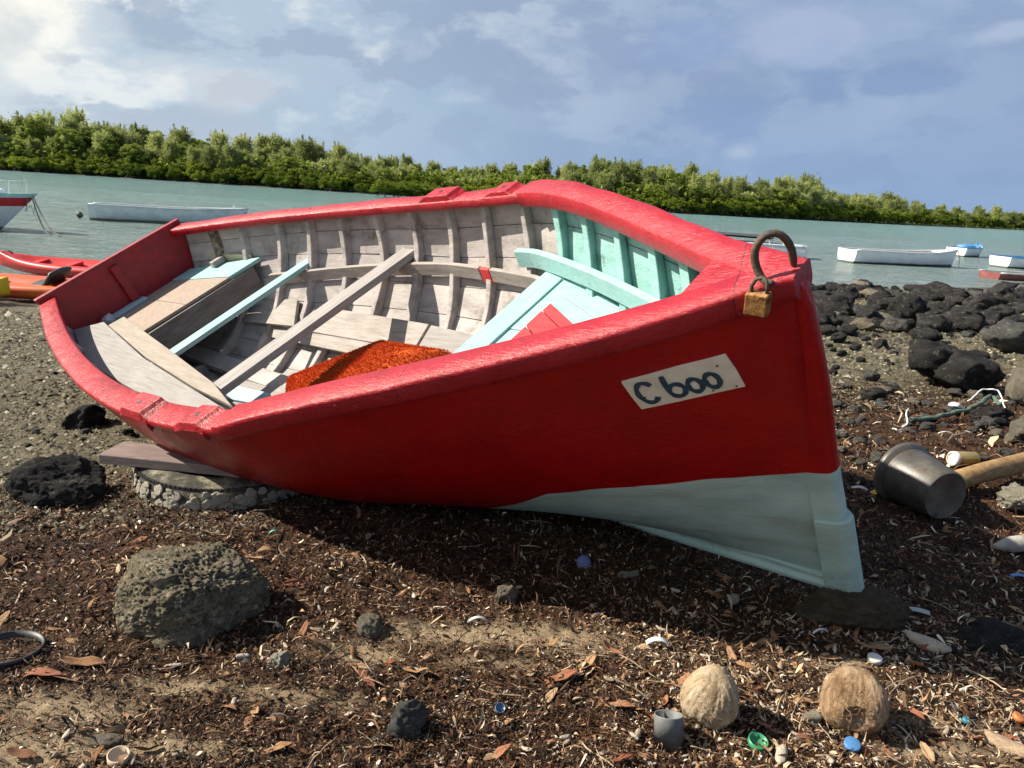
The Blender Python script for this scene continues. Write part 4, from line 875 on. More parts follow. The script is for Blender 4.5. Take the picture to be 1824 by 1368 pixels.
# ------------------------------------------------------------------ coconuts, cup, caps, rim
def mat_coco(name, a, b, c):
    g = NG(name); v = g.map((1, 1, .22)); col = g.ramp(g.noise(v, 40, 8, .75, .6), [(.3, a), (.5, b), (.7, c)]); col = g.mix(g.ramp(g.noise(g.map(), 22, 8, .8), [(.50, 0.), (.62, .7)]), col, (.10, .06, .035)); col = g.mix(g.ramp(g.noise(g.map((1, 1, 1), loc=(3, 3, 3)), 30, 6, .75), [(.58, 0.), (.66, .6)]), col, (.62, .56, .46))
    return g.out(col, .9, g.bump(g.noise(v, 60, 8, .8, .5), 1., .006), .15)
def coconut(name, px, py, r, rot, seed, label, m_, squash=(1, 1, 1), cavity=None):
    bm = bmesh.new(); bmesh.ops.create_icosphere(bm, subdivisions=6, radius=1); V = np.array([v.co[:] for v in bm.verts]); Fq = np.array([[v.index for v in f.verts] for f in bm.faces]); bm.free()
    th = np.arctan2(V[:, 1], V[:, 0]); V0 = V.copy(); R_ = 1+.07*np.cos(3*th+seed)*np.sqrt(np.clip(1-V[:, 2]**2, 0, 1))+.09*fbm(V0, 1.5, 3, .5, seed)+.16*np.clip(V0[:, 2], 0, 1)**3
    R_ += .05*fbm(np.stack([th*7, V0[:, 2]*.8, 0*th+seed], -1), 1.6, 4, .65, seed)*np.sqrt(np.clip(1-V[:, 2]**2, 0, 1))+.012*fbm(V0, 18, 3, .6, seed)
    if cavity is not None:
        d = np.linalg.norm(V0-np.array(cavity[:3]), axis=1); R_ -= cavity[4]*np.clip(1-d/cavity[3], 0, 1)**.7; R_ -= .05*np.clip(fbm(V0, 5, 4, .7, seed+9)-.05, 0, 1)
    V = V*R_[:, None]*np.array(squash)*r
    o = link(name, mesh(name, V, Fq, True, m_)); x, y = G(px, py); o.location = (x, y+r*.55, gz(x, y+r*.55)+r*squash[2]*.72); o.rotation_euler = rot; tag(o, label, 'coconut')
    fz = MB().v; n = 900; d = rdir(n); P = d*np.array(squash)*r*1.0; t = np.cross(d, rdir(n)); t /= np.linalg.norm(t, axis=1)[:, None]; e = t*RNG.uniform(.004, .022, (n, 1))+d*RNG.uniform(.001, .009, (n, 1)); w = np.cross(t, d)*.0007
    tag(link('husk_fibres', mesh('husk_fibres', np.stack([P-w, P+w, P+e], 1).reshape(-1, 3), np.arange(3*n).reshape(n, 3), False, m_), o), kind='stuff'); return o
coconut('coconut', 1265, 1303, .062, (.25, -.2, .8), 5, 'bleached husked coconut beside the small grey cup', mat_coco('coir_pale', (.20, .14, .08), (.40, .30, .19), (.60, .50, .36)), (.95, .95, 1.05), (-.1, -.85, -.35, .34, .30))
coconut('coconut', 1524, 1312, .066, (.35, .25, 2.2), 9, 'round brown fibrous coconut at the lower right by the blue cap', mat_coco('coir_brown', (.12, .07, .035), (.28, .18, .10), (.50, .39, .27)), (1.0, 1.0, .95), (-.62, .65, -.45, .5, .42))
cup = empty('cup', (0, 0, 0), 0, 'small grey plastic cup standing in the litter at the bottom edge', 'cup'); x, y = G(1195, 1338); cup.location = (x, y+.02, gz(x, y)-.006); cup.rotation_euler = (-.34, -.03, 0)
MCUP = simple('grey_cup_plastic', (.10, .105, .11), (.17, .175, .18), 30, .6, .3, .002, 120)
MB().lathe([(0, .004), (.028, .004), (.0285, 0), (.0295, .066), (.029, .068), (.0265, .067), (.0255, .01), (0, .01)], 40).build('cup_wall', MCUP, cup, True)
def capm(name, px, py, r, h, col, label, tilt=(0, 0, 0), cat='bottle cap', hollow=True):
    g = simple(name+'_plastic', tuple(c*.8 for c in col), col, 20, .4, .1, .001, 80)
    prof = [(0, h), (r*.9, h), (r, h*.92), (r, 0), (r*.88, 0), (r*.86, h*.8), (0, h*.8)] if not hollow else [(0, 0), (r*.92, 0), (r, h*.1), (r, h), (r*.88, h), (r*.86, h*.2), (0, h*.2)]
    o = MB().lathe(prof, 28).build('bottle_cap', g, None, True); x, y = G(px, py); o.location = (x, y, gz(x, y)+.006); o.rotation_euler = tilt; return tag(o, label, cat)
capm('green', 1347, 1335, .020, .012, (.04, .27, .12), 'green ring shaped bottle cap below the pale coconut', (.2, .1, 0))
capm('blue', 1515, 1340, .016, .012, (.08, .22, .46), 'light blue bottle cap below the brown coconut', (.3, -.1, 0), hollow=False)
capm('white', 1556, 1182, .017, .012, (.75, .74, .68), 'white bottle cap sitting on a brown leaf', (.1, 0, 0), hollow=False)
capm('blue2', 890, 1268, .011, .006, (.06, .15, .28), 'dark blue cap in the litter near the bottom middle', (.5, .2, 0))
capm('blue3', 1036, 1012, .020, .018, (.16, .20, .42), 'pale violet blue cap in the shadow of the boat', (.8, .2, .4), hollow=False)
capm('teal', 1718, 1293, .009, .008, (.04, .22, .30), 'tiny teal cap right of the brown coconut', (.3, .2, .4), hollow=False)
capm('orange', 1810, 1291, .013, .010, (.62, .20, .06), 'orange cap at the right edge of the photo', (.3, .2, .4), hollow=False)
capm('cream', 212, 1362, .019, .014, (.62, .48, .34), 'cream coloured ring cap at the bottom left edge', (.15, .1, 0))
x, y = G(22, 1182); o = MB().lathe([(.062, 0), (.066, .022), (.068, .022), (.070, .020), (.067, -.002), (.062, -.002), (.062, 0)], 48).build('pot_lid', M_BLACK, None, True); o.location = (x-.02, y+.02, gz(x, y)+.004); o.rotation_euler = (-.05, .02, 0); o.scale = (1, 1, .6); tag(o, 'black round plastic lid half in the frame at the lower left', 'lid')
# ropes and strips
def rope(pts, r, name, label, cat, m_, twist=False):
    P = [];
    for i in range(len(pts)-1):
        for t in np.linspace(0, 1, 8)[:-1 if i < len(pts)-2 else None]: P.append(np.array(pts[i])*(1-t)+np.array(pts[i+1])*t)
    P = np.array(P); Q = [(p[0]+.006*math.sin(i*.9), p[1]+.006*math.cos(i*.7), (gz(p[0], p[1])+r*.8+p[2])) for i, p in enumerate(P)]
    return tag(MB().tube(Q, r, 8).build(name, m_, None, True), label, cat)
M_ROPEG = simple('green_rope', (.04, .075, .055), (.13, .19, .15), 60, .9, 1., .006, 130, (1, 1, 1))
gp = lambda *p: [(*G(a, b), c) for a, b, c in p]
rope(gp((1612, 752, 0), (1640, 750, .01), (1675, 748, .02), (1710, 744, .03), (1735, 740, .05), (1760, 728, .06), (1780, 735, .03)), .013, 'rope', 'thick green grey rope lying in the weed right of the bow', 'rope', M_ROPEG)
rope(gp((1722, 728, .04), (1745, 722, .10), (1770, 724, .10), (1795, 745, .02)), .004, 'rope', 'thin white cord arching over the dark weed clump at the right', 'cord', M_WHITE)
rope(gp((1588, 766, 0), (1602, 768, .0), (1612, 765, .03), (1614, 750, .07)), .004, 'strap', 'thin white curled strap left of the green rope', 'strap', M_WHITE)
big('weed_clump', 'dark clump of tangled weed under the white cord', (*G(1762, 752), .02), (.13, .09, .06), .2, M_BAS, 51, 5, ang=.2, rough=.6)
big('shell', 'white shell with dark stain left of the bow stone', (*G(1306, 1074), .012), (.018, .013, .015), .5, M_CORAL, 52, 4, ang=.1, rough=.1)
big('shell', 'crumpled white shell fragments in the shadow of the boat', (*G(1118, 1030), .01), (.03, .012, .012), .3, M_CORAL, 53, 4, ang=.3, rough=.6)
big('rubbish', 'crumpled white plastic beside the green rope', (*G(1700, 732), .02), (.05, .035, .03), .5, M_WHITE, 54, 4, ang=.3, rough=.4)
def strip(px, py, L_, w, rz, col, label, name='plastic_strip', cat='plastic', bend=.01):
    X = np.linspace(-1, 1, 9); x0, y0 = G(px, py); c_, s_ = math.cos(rz), math.sin(rz); secs = []
    for t in X:
        lx = t*L_/2; z = bend*(1-t*t)+gz(x0, y0)+.007
        secs.append([(x0+lx*c_-s_*q, y0+lx*s_+c_*q, z+dz) for q, dz in ((-w*.32, 0), (w*.32, .002), (w*.32, .004), (-w*.32, .002))])
    return tag(MB().sweep(secs).build(name, simple(name+'_m', tuple(v_*.8 for v_ in col), col, 20, .5, .3, .002, 50)), label, cat)
strip(1170, 1152, .055, .022, .05, (.72, .80, .78), 'curved pale plastic strip in the sunlit litter', bend=.012)
strip(1636, 1098, .05, .03, -.4, (.42, .44, .42), 'greyish flat plastic piece in the shade right of the bow stone', bend=.002)
strip(850, 1112, .05, .010, .3, (.60, .62, .56), 'small pale slat left of the sandy patch')
strip(1815, 1030, .05, .02, -.2, (.10, .25, .62), 'bright blue plastic piece at the right edge')
strip(1565, 887, .07, .04, .3, (.66, .48, .05), 'yellow wrapper scrap in front of the plant pot', 'wrapper', 'wrapper')
strip(1530, 880, .06, .03, -.3, (.62, .55, .52), 'whitish pink wrapper scrap left of the yellow one', 'wrapper', 'wrapper')
strip(1460, 1133, .045, .006, .3, (.66, .68, .66), 'thin white plastic strip below the bow stone')
strip(488, 952, .03, .008, .2, (.08, .36, .26), 'small teal green plastic strip right of the boulder')
strip(1684, 776, .08, .010, .05, (.68, .68, .62), 'white stick on the weed right of the bow')
# ------------------------------------------------------------------ leaves, twigs (single ones)
def mat_var(name, pal, rough=.75):
    g = NG(name); c = g.ramp(g.rnd(), [(i/max(1, len(pal)-1), p) for i, p in enumerate(pal)]); c = g.mix(g.ramp(g.noise(g.map((1, 4, 1)), 3, 5, .7), [(.35, .45), (.65, 0.)]), c, (.05, .028, .015)); return g.out(c, rough, g.bump(g.noise(g.map((1, 6, 1)), 4, 4), .4, .05), .3)
M_DL = mat_var('dry_leaf', [(.22, .10, .045), (.36, .19, .09), (.48, .30, .16), (.30, .085, .045), (.55, .38, .22)])
M_TW = mat_var('twig_bark', [(.18, .12, .08), (.36, .27, .18), (.52, .42, .30), (.25, .15, .09)])
M_SH = mat_var('bleached_bits', [(.50, .42, .31), (.62, .56, .46), (.42, .30, .19), (.68, .64, .56)])
def leaf_me(s_):
    r_ = np.random.default_rng(s_); G_ = []; cu, cv = r_.uniform(-.25, .35), r_.uniform(.1, .5)
    for u in np.linspace(-1, 1, 9):
        w = .30*max(0, 1-u*u)**.6*(1+.1*math.sin(5*u+s_))+.01; G_.append([(u, w*v, cu*u*u+cv*w*abs(v)*1.2+.04*math.sin(u*4+s_)+.03*v*math.sin(u*7)) for v in (-1, -.5, 0, .5, 1)])
    b = MB().grid(np.array(G_)); o = mesh('leaf', b.v, b.f, True, M_DL); return o
LM = [leaf_me(i) for i in range(8)]
def twig_me(s_):
    r_ = np.random.default_rng(s_); P = [(u, .08*math.sin(u*3+s_)+r_.normal()*.02, .05*math.cos(u*2+s_)) for u in np.linspace(-1, 1, 7)]; b = MB().tube(P, [.03, .035, .035, .03, .03, .025, .012], 6)
    if s_ % 2: b.tube([P[3], (P[3][0]+.3, P[3][1]+.22, P[3][2]+.1)], [.025, .01], 5)
    return mesh('twig', b.v, b.f, True, M_TW)
TM = [twig_me(i) for i in range(6)]
def pod_me(s_):
    V, Fq = blob((1, .42, .3), s_, 2); V = V[:, :]; V[:, 2] += .25*V[:, 0]**2; return mesh('husk_piece', V, Fq, True, M_SH)
PM = [pod_me(i) for i in range(5)]
def thin(o, t):
    s = o.modifiers.new('thickness', 'SOLIDIFY'); s.thickness = t; return o
def drop(me, name, px, py, size, label, cat, group, flat=.35, rz=None, rx=None):
    x, y = G(px, py)
    o = link(name, me); o.location = (x, y, gz(x, y)+size*.10+.003); o.scale = (size,)*3; o.rotation_euler = (RNG.normal()*flat if rx is None else rx, RNG.normal()*flat, RNG.random()*6.28 if rz is None else rz)
    if name == 'dry_leaf': thin(o, .03)
    return tag(o, label, cat, group)
for a in ((75, 1214, .045, 'flat red brown leaf at the lower left edge', 0.0), (150, 1190, .048, 'curled reddish leaf right of the black lid', .3), (1362, 1142, .036, 'curled brown leaf in the sunlit litter below the bow', .3), (1490, 1125, .034, 'upright brown leaf leaning on the bow stone', 1.2), (1560, 1165, .052, 'large brown leaf under the white cap', .1), (1000, 1216, .04, 'tan leaf right of the sandy patch', .2), (1435, 1255, .035, 'dark brown leaf between the two coconuts', .1), (1105, 1272, .036, 'red brown leaf near the cup', 0.), (248, 960, .028, 'small red leaf touching the top of the boulder', .9), (40, 1352, .03, 'tan leaf at the bottom left corner', 0), (495, 1345, .03, 'orange brown leaf at the bottom left of the pale rock', .4), (1045, 1195, .035, 'folded tan leaf in the litter', .9)):
    drop(LM[int(a[0]) % 8], 'dry_leaf', a[0], a[1], a[2], a[3], 'leaf', 'single leaves in the litter', .15, a[4])
drop(TM[1], 'twig', 1602, 1232, .055, 'brown stick poking up beside the brown coconut', 'stick', 'single sticks', 0, .35, 0).rotation_euler = (0, -.5, .35)
drop(TM[3], 'twig', 1715, 1310, .08, 'long dark twig right of the brown coconut shadow', 'twig', 'single sticks', .05, .1)
drop(PM[1], 'husk_piece', 1800, 1345, .05, 'grey brown bark piece at the bottom right corner', 'bark', 'single bark pieces', .1, -.7)
drop(PM[2], 'husk_piece', 1650, 1150, .055, 'brown fibrous husk piece in the shade below the bow', 'husk', 'single bark pieces', .1, -.6)
drop(PM[3], 'husk_piece', 1390, 1360, .028, 'dark rounded pod at the bottom edge below the green cap', 'pod', 'single bark pieces', .1, 1.2)
def inlit(): 
    while True:
        px_, py_ = RNG.uniform(-80, 1900), RNG.uniform(900, 1368)
        d = .25+.75*np.clip((px_-700)/700, 0, 1)*np.clip((py_-900)/300, .4, 1)
        if RNG.random() < d: return px_, py_
for k in range(210): drop(LM[k % 8], 'dry_leaf', *inlit(), float(RNG.uniform(.012, .032)), 'small curled dry leaf lying in the beach litter', 'leaf', 'dry leaves scattered in the litter', .45)
for k in range(150): drop(TM[k % 6], 'twig', *inlit(), float(RNG.uniform(.02, .06)), 'thin dry twig lying in the beach litter', 'twig', 'dry twigs scattered in the litter', .12)
for k in range(170): drop(PM[k % 5], 'husk_piece', *inlit(), float(RNG.uniform(.006, .016)), 'small bleached husk or shell piece in the beach litter', 'husk', 'bleached bits scattered in the litter', .4)
# ------------------------------------------------------------------ uncountable litter and gravel
M_BITS = (lambda g: g.out(g.attr(), .8, None, .25))(NG('litter_bits'))
def scatter(n, smin, smax, rmin, rmax, power):
    u = RNG.random(n); k = 1-power; r = (rmin**k+u*(rmax**k-rmin**k))**(1/k); a = RNG.uniform(-.80, .80, n); x, y = r*np.sin(a), r*np.cos(a); s = SHV[0]*x+SHV[1]*y+.35*fbm(np.stack([x, y, 0*x], -1), 1.4, 3, .5, 91)
    m = (s > smin) & (s < smax); return x[m], y[m], r[m]
PAL = np.array([(.010, .006, .004), (.034, .017, .009), (.095, .044, .021), (.18, .095, .05), (.30, .19, .105), (.44, .34, .22), (.66, .57, .44), (.10, .09, .08)])
def litter(n, L0, wr, pals, rmin, rmax, power, smin=-9, smax=2.9, dens=None, name='leaf_litter', lab='carpet of dry brown seaweed, leaf fragments and husk bits', lift=.004):
    x, y, r = scatter(n, smin, smax, rmin, rmax, power)
    m = RNG.random(len(x)) > .78*sandf(x, y)*(y < 2.6); x, y, r = x[m], y[m], r[m]
    if dens is not None: m = RNG.random(len(x)) < dens(x, y); x, y, r = x[m], y[m], r[m]
    k = len(x); z = hfull(x, y)+RNG.random(k)*lift; L_ = L0*np.exp(RNG.normal(size=k)*.45)*np.clip(r/2., .8, 2.5); w = L_*RNG.uniform(wr[0], wr[1], k)
    a = RNG.random(k)*6.283; til = RNG.normal(size=k)*.4; d = np.stack([np.cos(a)*np.cos(til), np.sin(a)*np.cos(til), np.sin(til)], -1); up = np.stack([RNG.normal(size=k)*.4, RNG.normal(size=k)*.4, np.ones(k)], -1); sv = np.cross(d, up); sv /= np.linalg.norm(sv, axis=1)[:, None]; nn = np.cross(sv, d)
    C = np.stack([x, y, z+np.abs(np.sin(til))*L_*.3], -1); b = RNG.normal(size=k)*.35
    W_ = sv*w[:, None]*.5; B_ = nn*(b*L_)[:, None]*.6; D_ = d*L_[:, None]; j1, j2, j3, j4 = [RNG.uniform(.35, 1.2, (k, 1)) for _ in range(4)]; kink = sv*(RNG.normal(size=k)*L_*.16)[:, None]
    V = np.stack([C-D_*.5, C-D_*.18+W_*j1+B_+kink, C-D_*.2-W_*j2+B_+kink, C+D_*.2+W_*j3+B_*.8+kink, C+D_*.17-W_*j4+B_*.8+kink, C+D_*.5-B_*.3], 1).reshape(-1, 3)
    i = np.arange(k)*6; Fq = np.concatenate([np.stack([i+a_, i+b_, i+c_], -1) for a_, b_, c_ in ((0, 1, 2), (1, 3, 2), (2, 3, 4), (3, 5, 4))])
    pr_ = pals(x, y); cum = np.cumsum(pr_, 1); cum /= cum[:, -1:]; ix = (RNG.random((k, 1)) > cum).sum(1); c = PAL[np.clip(ix, 0, 7)]*RNG.uniform(.7, 1.3, (k, 1))
    tag(link(name, mesh(name, V, Fq, False, M_BITS, np.repeat(c, 6, 0))), lab, 'litter', kind='stuff')
def pals(x, y):
    t = np.clip((x-.0)/.7, 0, 1)*np.clip((2.2-y)/.5, 0, 1); t2 = np.clip((1.6-y)/.4, 0, 1)*.25; pn2 = fbm(np.stack([x, y*1.4, 0*x], -1), 5, 4, .6, 33); t = np.clip(np.maximum(t, t2)+.9*pn2, 0, 1)[:, None]
    return (1-t)*np.array([.22, .28, .24, .13, .055, .035, .02, .02])+t*np.array([.15, .17, .14, .12, .15, .15, .09, .03])
litter(250000, .0095, (.16, .5), pals, .9, 5.5, 1.9)
litter(60000, .024, (.05, .12), pals, .9, 5.0, 1.9, name='seaweed_strands', lab='thin dry strands of seaweed and straw over the litter')
litter(11000, .021, (.14, .4), lambda x, y: np.tile([0, .02, .10, .2, .25, .25, .12, .02], (len(x), 1)), .9, 3.2, 1.6, dens=lambda x, y: np.clip(.12+.9*np.clip((x-.1)/.6, 0, 1)*np.clip((2.1-y)/.4, 0, 1), 0, 1), name='husk_chips', lab='larger pale husk chips and leaf pieces in the litter')
# gravel on the mud flat: tiny stones
x, y, r = scatter(150000, 2.45, 9.8, 2.2, 17, 1.55); k = len(x); s_ = .0042*np.exp(RNG.normal(size=k)*.5)*np.clip(r/3., .8, 3.2)
O6 = np.array([(1, 0, 0), (0, 1, 0), (-1, 0, 0), (0, -1, 0), (0, 0, 1), (0, 0, -1)], float); F8 = np.array([(0, 1, 4), (1, 2, 4), (2, 3, 4), (3, 0, 4)])
V = np.stack([x, y, hfull(x, y)+s_*.1], -1)[:, None, :]+(O6[None, :5]*RNG.uniform(.6, 1.3, (k, 5, 1))*np.array([1, 1, .75]))*s_[:, None, None]
rot_ = RNG.random(k)*6.28; V = V.reshape(-1, 3); Fq = (F8[None]+np.arange(k)[:, None, None]*5).reshape(-1, 3)
gc = np.array([(.035, .03, .022), (.075, .065, .042), (.13, .115, .075), (.21, .19, .13), (.36, .33, .25)])[RNG.choice(5, k, p=[.24, .3, .26, .15, .05])]*RNG.uniform(.8, 1.2, (k, 1))
tag(link('gravel', mesh('gravel', V, Fq, False, M_BITS, np.repeat(gc, 5, 0))), 'grey olive gravel and clods covering the mud flat towards the water', 'gravel', kind='stuff')
#PART3
# ------------------------------------------------------------------ boats afloat
def white_mat(name, c1, c2, low):
    g = NG(name); v = g.map(); p = g.sep(v); c = g.ramp(g.noise(g.map((1, 1, 2)), 3, 6, .65), [(.3, c1), (.65, c2)])
    wl = g.math('ADD', p[2], g.math('MULTIPLY', g.math('SUBTRACT', g.noise(v, 3, 3), .5), .05))
    mr = g.N.new('ShaderNodeMapRange'); g.L.new(wl, mr.inputs[0]); mr.inputs[1].default_value = .10; mr.inputs[2].default_value = .05
    return g.out(g.mix(mr.outputs[0], c, low), .5, g.bump(g.noise(v, 20, 4), .15, .01), .4)
M_INS = simple('boat_inside', (.35, .36, .34), (.60, .60, .57), 4, .7, .3, .01, 20)
def skiff(label, loc, rz, L_, B_, D_, m_hull, m_rim=None, thw=3, m_in=None, bow_rise=.22, name='moored_boat', m_tr=None, group=None):
    t = empty(name, loc, rz, label, 'boat', group)
    xs_ = np.linspace(0, L_, 26); al_ = np.linspace(0, math.pi/2, 9)
    def W_(x): u = x/L_; return B_/2*(.74+.55*u-.35*u*u)*(1 if u < .5 else max(.02, 1-((u-.5)/.5)**2.3))
    def Z_(x): u = x/L_; return D_*(1+.04*(1-u)**2)+bow_rise*max(0, (u-.45)/.55)**2
    def sec(x, off=0):
        w, zt = max(.01, W_(x)-off), Z_(x); zb = -.18+off+(.16*max(0, (x/L_-.82)/.18)**2)
        pts_ = [(x+(.25*(max(0, x/L_-.8)/.2)*((zt*(1-math.sin(a)))/D_-.5)*.5), w*math.cos(a)**.75, zt+(zb-zt)*math.sin(a)**1.05) for a in al_]
        return [(a, -b, c) for a, b, c in pts_]+[(a, b, c) for a, b, c in pts_[::-1][1:]]
    Gs = np.array([sec(x) for x in xs_]); MB().grid(Gs).build('hull', m_hull, t, True)
    Gi = np.array([sec(x, .035) for x in xs_[:-1]]); Gi[..., 2] = np.maximum(Gi[..., 2], .02); MB().grid(Gi).build('lining', m_in or M_INS, t, True)
    tr_ = [tuple(p) for p in Gs[0]]; MB().sweep([[(x_, b, c) for _, b, c in tr_] for x_ in (-.02, .03)]).build('transom', m_tr or m_hull, t)
    for s in (0, -1):
        rim = MB().tube([tuple(p[s]+np.array([0, 0, .005])) for p in Gs], .028, 6); rim.build('rubbing_strake', m_rim or m_hull, t, True)
    for k in range(thw):
        x = L_*(.22+.24*k); w = W_(x)-.03; MB().box((x, 0, Z_(x)-.10), (.22, 2*w, .03)).build('thwart', m_in or M_INS, t)
    fd = MB().prism([(L_*.84, W_(L_*.84)-.02, Z_(L_*.84)-.01), (L_*.84, -W_(L_*.84)+.02, Z_(L_*.84)-.01), (L_*.985, -.02, Z_(L_*.985)), (L_*.985, .02, Z_(L_*.985))], -.03, .0); fd.build('fore_deck', m_rim or m_hull, t)
    MB().box((L_*.92, 0, Z_(L_*.92)+.06), (.07, .07, .16)).build('bollard', m_rim or m_hull, t)
    return t
WL = -.6
mw1 = white_mat('worn_white_hull', (.50, .56, .56), (.70, .75, .75), (.22, .24, .15)); mw2 = white_mat('white_hull', (.70, .72, .72), (.84, .86, .86), (.06, .08, .07)); mw3 = white_mat('bluish_hull', (.42, .48, .54), (.62, .66, .70), (.2, .22, .2))
MBLUE = simple('blue_paint', (.06, .22, .50), (.10, .34, .66), 5, .5, .1, .005, 20); MDK = simple('dark_canvas', (.03, .032, .035), (.07, .07, .075), 5, .7, .2, .01, 20); MREDO = simple('maroon_hull', (.13, .03, .03), (.24, .08, .07), 5, .6, .2, .01, 20)
MROPE = simple('dull_rope', (.12, .11, .09), (.30, .28, .24), 30, .9, .5, .01, 60)
def line(pts_, name, label, r=.012):
    tag(MB().tube(pts_, r, 5).build(name, MROPE, None, True), label, 'rope')
skiff('long worn white pirogue moored at the left behind the stern of the red boat', (-14.0, 25.4, WL), .36, 4.75, 1.35, .48, mw1, bow_rise=.10)
line([(-9.62, 27.1, .05), (-9.5, 26.95, -.3), (-9.45, 26.85, -.62)], 'mooring_rope', 'mooring rope at the bow of the long white pirogue on the left')
V, Fq = blob((.11, .10, .11), 3, 2); o = link('buoy', mesh('buoy', V, Fq, True, M_BLACK)); o.location = (-14.5, 25.6, -.50); tag(o, 'small dark float at the stern of the left white pirogue', 'float')
skiff('bright white pirogue moored right of the bow of the red boat', (11.75, 28.2, WL), .33, 5.0, 1.3, .46, mw2, bow_rise=.16)
line([(16.55, 29.8, .05), (16.65, 29.7, -.3), (16.6, 29.6, -.62)], 'mooring_rope', 'mooring rope at the bow of the bright white pirogue')
t = skiff('small white boat with a blue cover behind the bright white pirogue', (21.6, 39.0, WL), .75, 3.0, 1.25, .42, mw2, MBLUE, 2, bow_rise=.2)
V, Fq = blob((.6, .4, .10), 6, 3, (1.3, 0, .50)); link('cover', mesh('cover', V, Fq, True, MBLUE), t)
skiff('white boat with blue rim cut by the right edge of the photo', (19.2, 31.4, WL), .25, 4.2, 1.4, .42, mw2, MBLUE, 3, m_in=MBLUE, bow_rise=.1)
skiff('dark maroon boat with pale rim low in the water at the right edge', (14.75, 24.5, WL), .12, 4.2, 1.3, .20, MREDO, simple('pale_rim', (.40, .42, .38), (.58, .6, .56), 5, .6), 3, bow_rise=.12)
t = skiff('pale boat with a dark canopy seen behind the iron ring of the bow', (10.5, 28.9, WL), 2.75, 4.6, 1.5, .42, mw3, bow_rise=.1)
cv = MB(); cv.grid(np.array([[(x, y, 0.66+.08*math.cos(y*2.2)) for y in np.linspace(-.65, .65, 9)] for x in np.linspace(1.2, 3.4, 6)])); cv.grid(np.array([[(x, y, 0.60+.08*math.cos(y*2.2)) for y in np.linspace(-.65, .65, 9)] for x in np.linspace(1.2, 3.4, 6)])); cv.build('canopy', MDK, t, True)
for x in (1.25, 3.35):
    for y in (-.6, .6): MB().tube([(x, y, .38), (x, y, .62)], .018, 6).build('canopy_post', M_WHITE, t)
ws = MB().prism([(.75, -.5, 0), (.8, -.5, 0), (.8, .5, 0), (.75, .5, 0)], .35, .60); ws.build('windscreen', mw3, t)
# motor boat at the left edge
mb = empty('motor_boat', (-17.5, 19.1, WL), .03, 'white motor boat with red stripe and bow rail cut by the left edge', 'boat')
L_ = 5.6; xs_ = np.linspace(0, 1, 22)
def mrow(u, zf):
    zt = .78+.16*u*u; w = .95*(1-max(0, (u-.45)/.55)**2.2)+.005; z = -.15+(zt+.15)*zf; x = u*(L_-1.15*(1-zf)*max(0, (u-.4)/.6)); return (x, w*(.55+.45*zf**.7), z)
for nm, zr, m_ in (('hull', (0, .70), mw2), ('red_stripe', (.70, .90), simple('stripe_red', (.42, .02, .025), (.55, .03, .035), 5, .4)), ('sheer_band', (.90, 1.0), simple('teal_band', (.30, .55, .56), (.42, .66, .66), 5, .4))):
    zz = np.linspace(*zr, 7); m = MB()
    for s in (1, -1): m.grid(np.array([[(mrow(u, z)[0], s*mrow(u, z)[1], mrow(u, z)[2]) for z in zz] for u in xs_]))
    m.build(nm, m_, mb, True)
m = MB(); m.grid(np.array([[(mrow(u, 1)[0], v*mrow(u, 1)[1], mrow(u, 1)[2]-.01) for v in np.linspace(-1, 1, 5)] for u in xs_])); m.build('deck', simple('pale_teal_deck', (.45, .62, .62), (.6, .74, .73), 5, .5), mb, True)
m = MB(); m.sweep([[(x, s*w, z) for s, z in ((-1, .86), (-.85, h_), (.85, h_), (1, .86))] for x, w, h_ in ((2.2, .7, 1.2), (3.6, .62, 1.12), (4.6, .35, .98))]); m.build('cabin_top', mw2, mb)
for k, x in enumerate((2.9, 3.5, 4.1)): MB().box((x, -.60+.06*k, 1.02), (.42, .03, .12)).build('cabin_window', MDK, mb)
rl = MB(); P = [(2.6, -.85, 1.12), (3.6, -.78, 1.16), (4.6, -.52, 1.2), (5.3, -.1, 1.24), (5.3, .1, 1.24), (4.6, .52, 1.2), (3.6, .78, 1.16)]; rl.tube(P, .016, 6)
for p in P: rl.tube([p, (p[0]*.99, p[1]*1.02, .88)], .013, 5)
rl.build('bow_rail', M_WHITE, mb)
for k, (a, b_) in enumerate((((-12.0, 19.2, .28), (-10.9, 18.4, -.6)), ((-12.05, 19.25, .22), (-11.2, 18.5, -.6)))):
    P = [np.array(a)*(1-t)+np.array(b_)*t+np.array([0, 0, -.22*math.sin(t*math.pi)]) for t in np.linspace(0, 1, 9)]; line(P, 'anchor_rope', ('slack anchor rope running from the bow of the motor boat into the water', 'second slack rope beside the anchor rope of the motor boat')[k], .014)
P = [(-12.1, 19.2, .25), (-12.15, 19.1, -.1), (-12.0, 19.1, .05), (-11.95, 19.1, -.15), (-11.9, 19.1, .1), (-12.02, 19.15, .25)]; line(P, 'rope_tangle', 'tangle of thin rope hanging under the bow of the motor boat', .010)
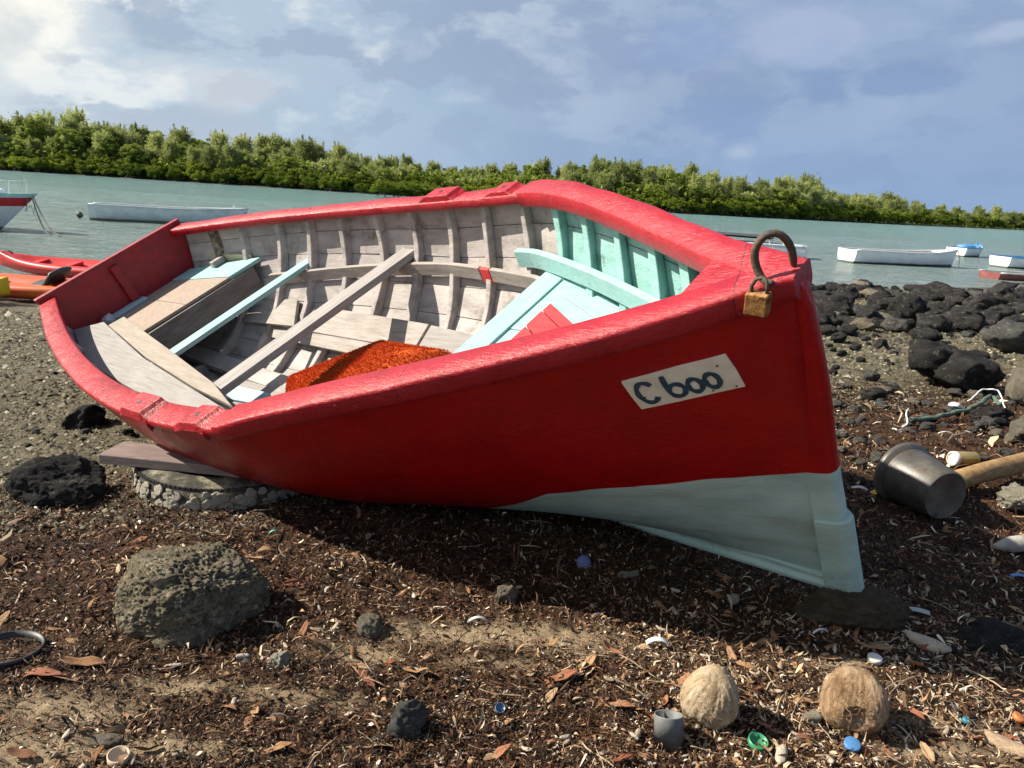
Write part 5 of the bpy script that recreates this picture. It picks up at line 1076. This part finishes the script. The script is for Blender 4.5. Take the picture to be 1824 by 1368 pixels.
# ------------------------------------------------------------------ kayaks
def kmat(name, a, b, c, axis=0):
    g = NG(name); v = g.map((.55, 1, 1)); p = g.sep(g.map()); f = g.math('ADD', g.math('MULTIPLY', p[0], .55), g.math('MULTIPLY', g.math('SUBTRACT', g.noise(v, 2.2, 4), .5), .9))
    return g.out(g.ramp(f, [(.15, a), (.5, b), (.85, c)]), .4, g.bump(g.noise(v, 12, 4), .1, .01), .5)
def kayak(label, loc, rz, L_, m_, seat=True, tip=0.):
    t = empty('kayak', loc, rz, label, 'kayak', 'sit on top kayaks at the water edge'); t.rotation_euler = (tip, 0, rz); t.scale = (1, 1, .85)
    U = np.linspace(-1, 1, 40); secs = []
    for u in U:
        w = .31*max(.0, 1-abs(u)**2.4)+.012; rk = .12*u**4; d = .09*np.clip(1-(u*1.25)**4, 0, 1)
        P = [(-w*.35, -.0+rk), (-w*.8, .05+rk), (-w, .15+rk), (-w*.93, .23+rk), (-w*.72, .255+rk), (-w*.55, .25+rk-d), (0, .235+rk-d*1.1), (w*.55, .25+rk-d), (w*.72, .255+rk), (w*.93, .23+rk), (w, .15+rk), (w*.8, .05+rk), (w*.35, rk)]
        secs.append([(u*L_/2, y, z) for y, z in P])
    MB().sweep(secs).build('kayak_shell', m_, t, True)
    for x in (-.9, -.3, .3, .9):
        if abs(x) < L_/2-.5: MB().box((x*.9, 0, .20), (.10, .36, .06)).build('foot_well_ridge', m_, t)
    if seat:
        s = MB(); Gs = np.array([[(x+.10*z_, y, .18+z_+.04*math.cos(y*6)) for y in np.linspace(-.2, .2, 7)] for x, z_ in ((.35, .0), (.5, .0), (.57, .06), (.62, .16), (.65, .23))]); s.grid(Gs); o = s.build('seat_back', M_BLACK, t, True); thin(o, .04)
    MB().tube([(L_/2-.25, 0, .33), (L_/2-.18, 0, .38), (L_/2-.1, 0, .36)], .012, 6).build('grab_loop', M_BLACK, t); MB().tube([(-L_/2+.25, 0, .33), (-L_/2+.18, 0, .38), (-L_/2+.1, 0, .36)], .012, 6).build('grab_loop', M_BLACK, t)
    return t
KR = kmat('kayak_red', (.52, .03, .03), (.60, .04, .035), (.55, .05, .03)); KO = kmat('kayak_orange', (.62, .10, .04), (.66, .16, .03), (.72, .36, .05)); KY = kmat('kayak_yellow', (.70, .44, .02), (.74, .50, .03), (.72, .48, .03))
kayak('red kayak lying behind the orange one at the left water edge', (-6.4, 11.5, -.56), -.08, 2.9, KR, False, .12)
kayak('orange and yellow kayak with a black seat at the left water edge', (-6.3, 9.55, -.575), -.06, 3.1, KO, True, .12)
kayak('yellow kayak whose tip enters the photo at the left edge', (-7.25, 8.9, -.55), -.02, 2.7, KY, True, .1)
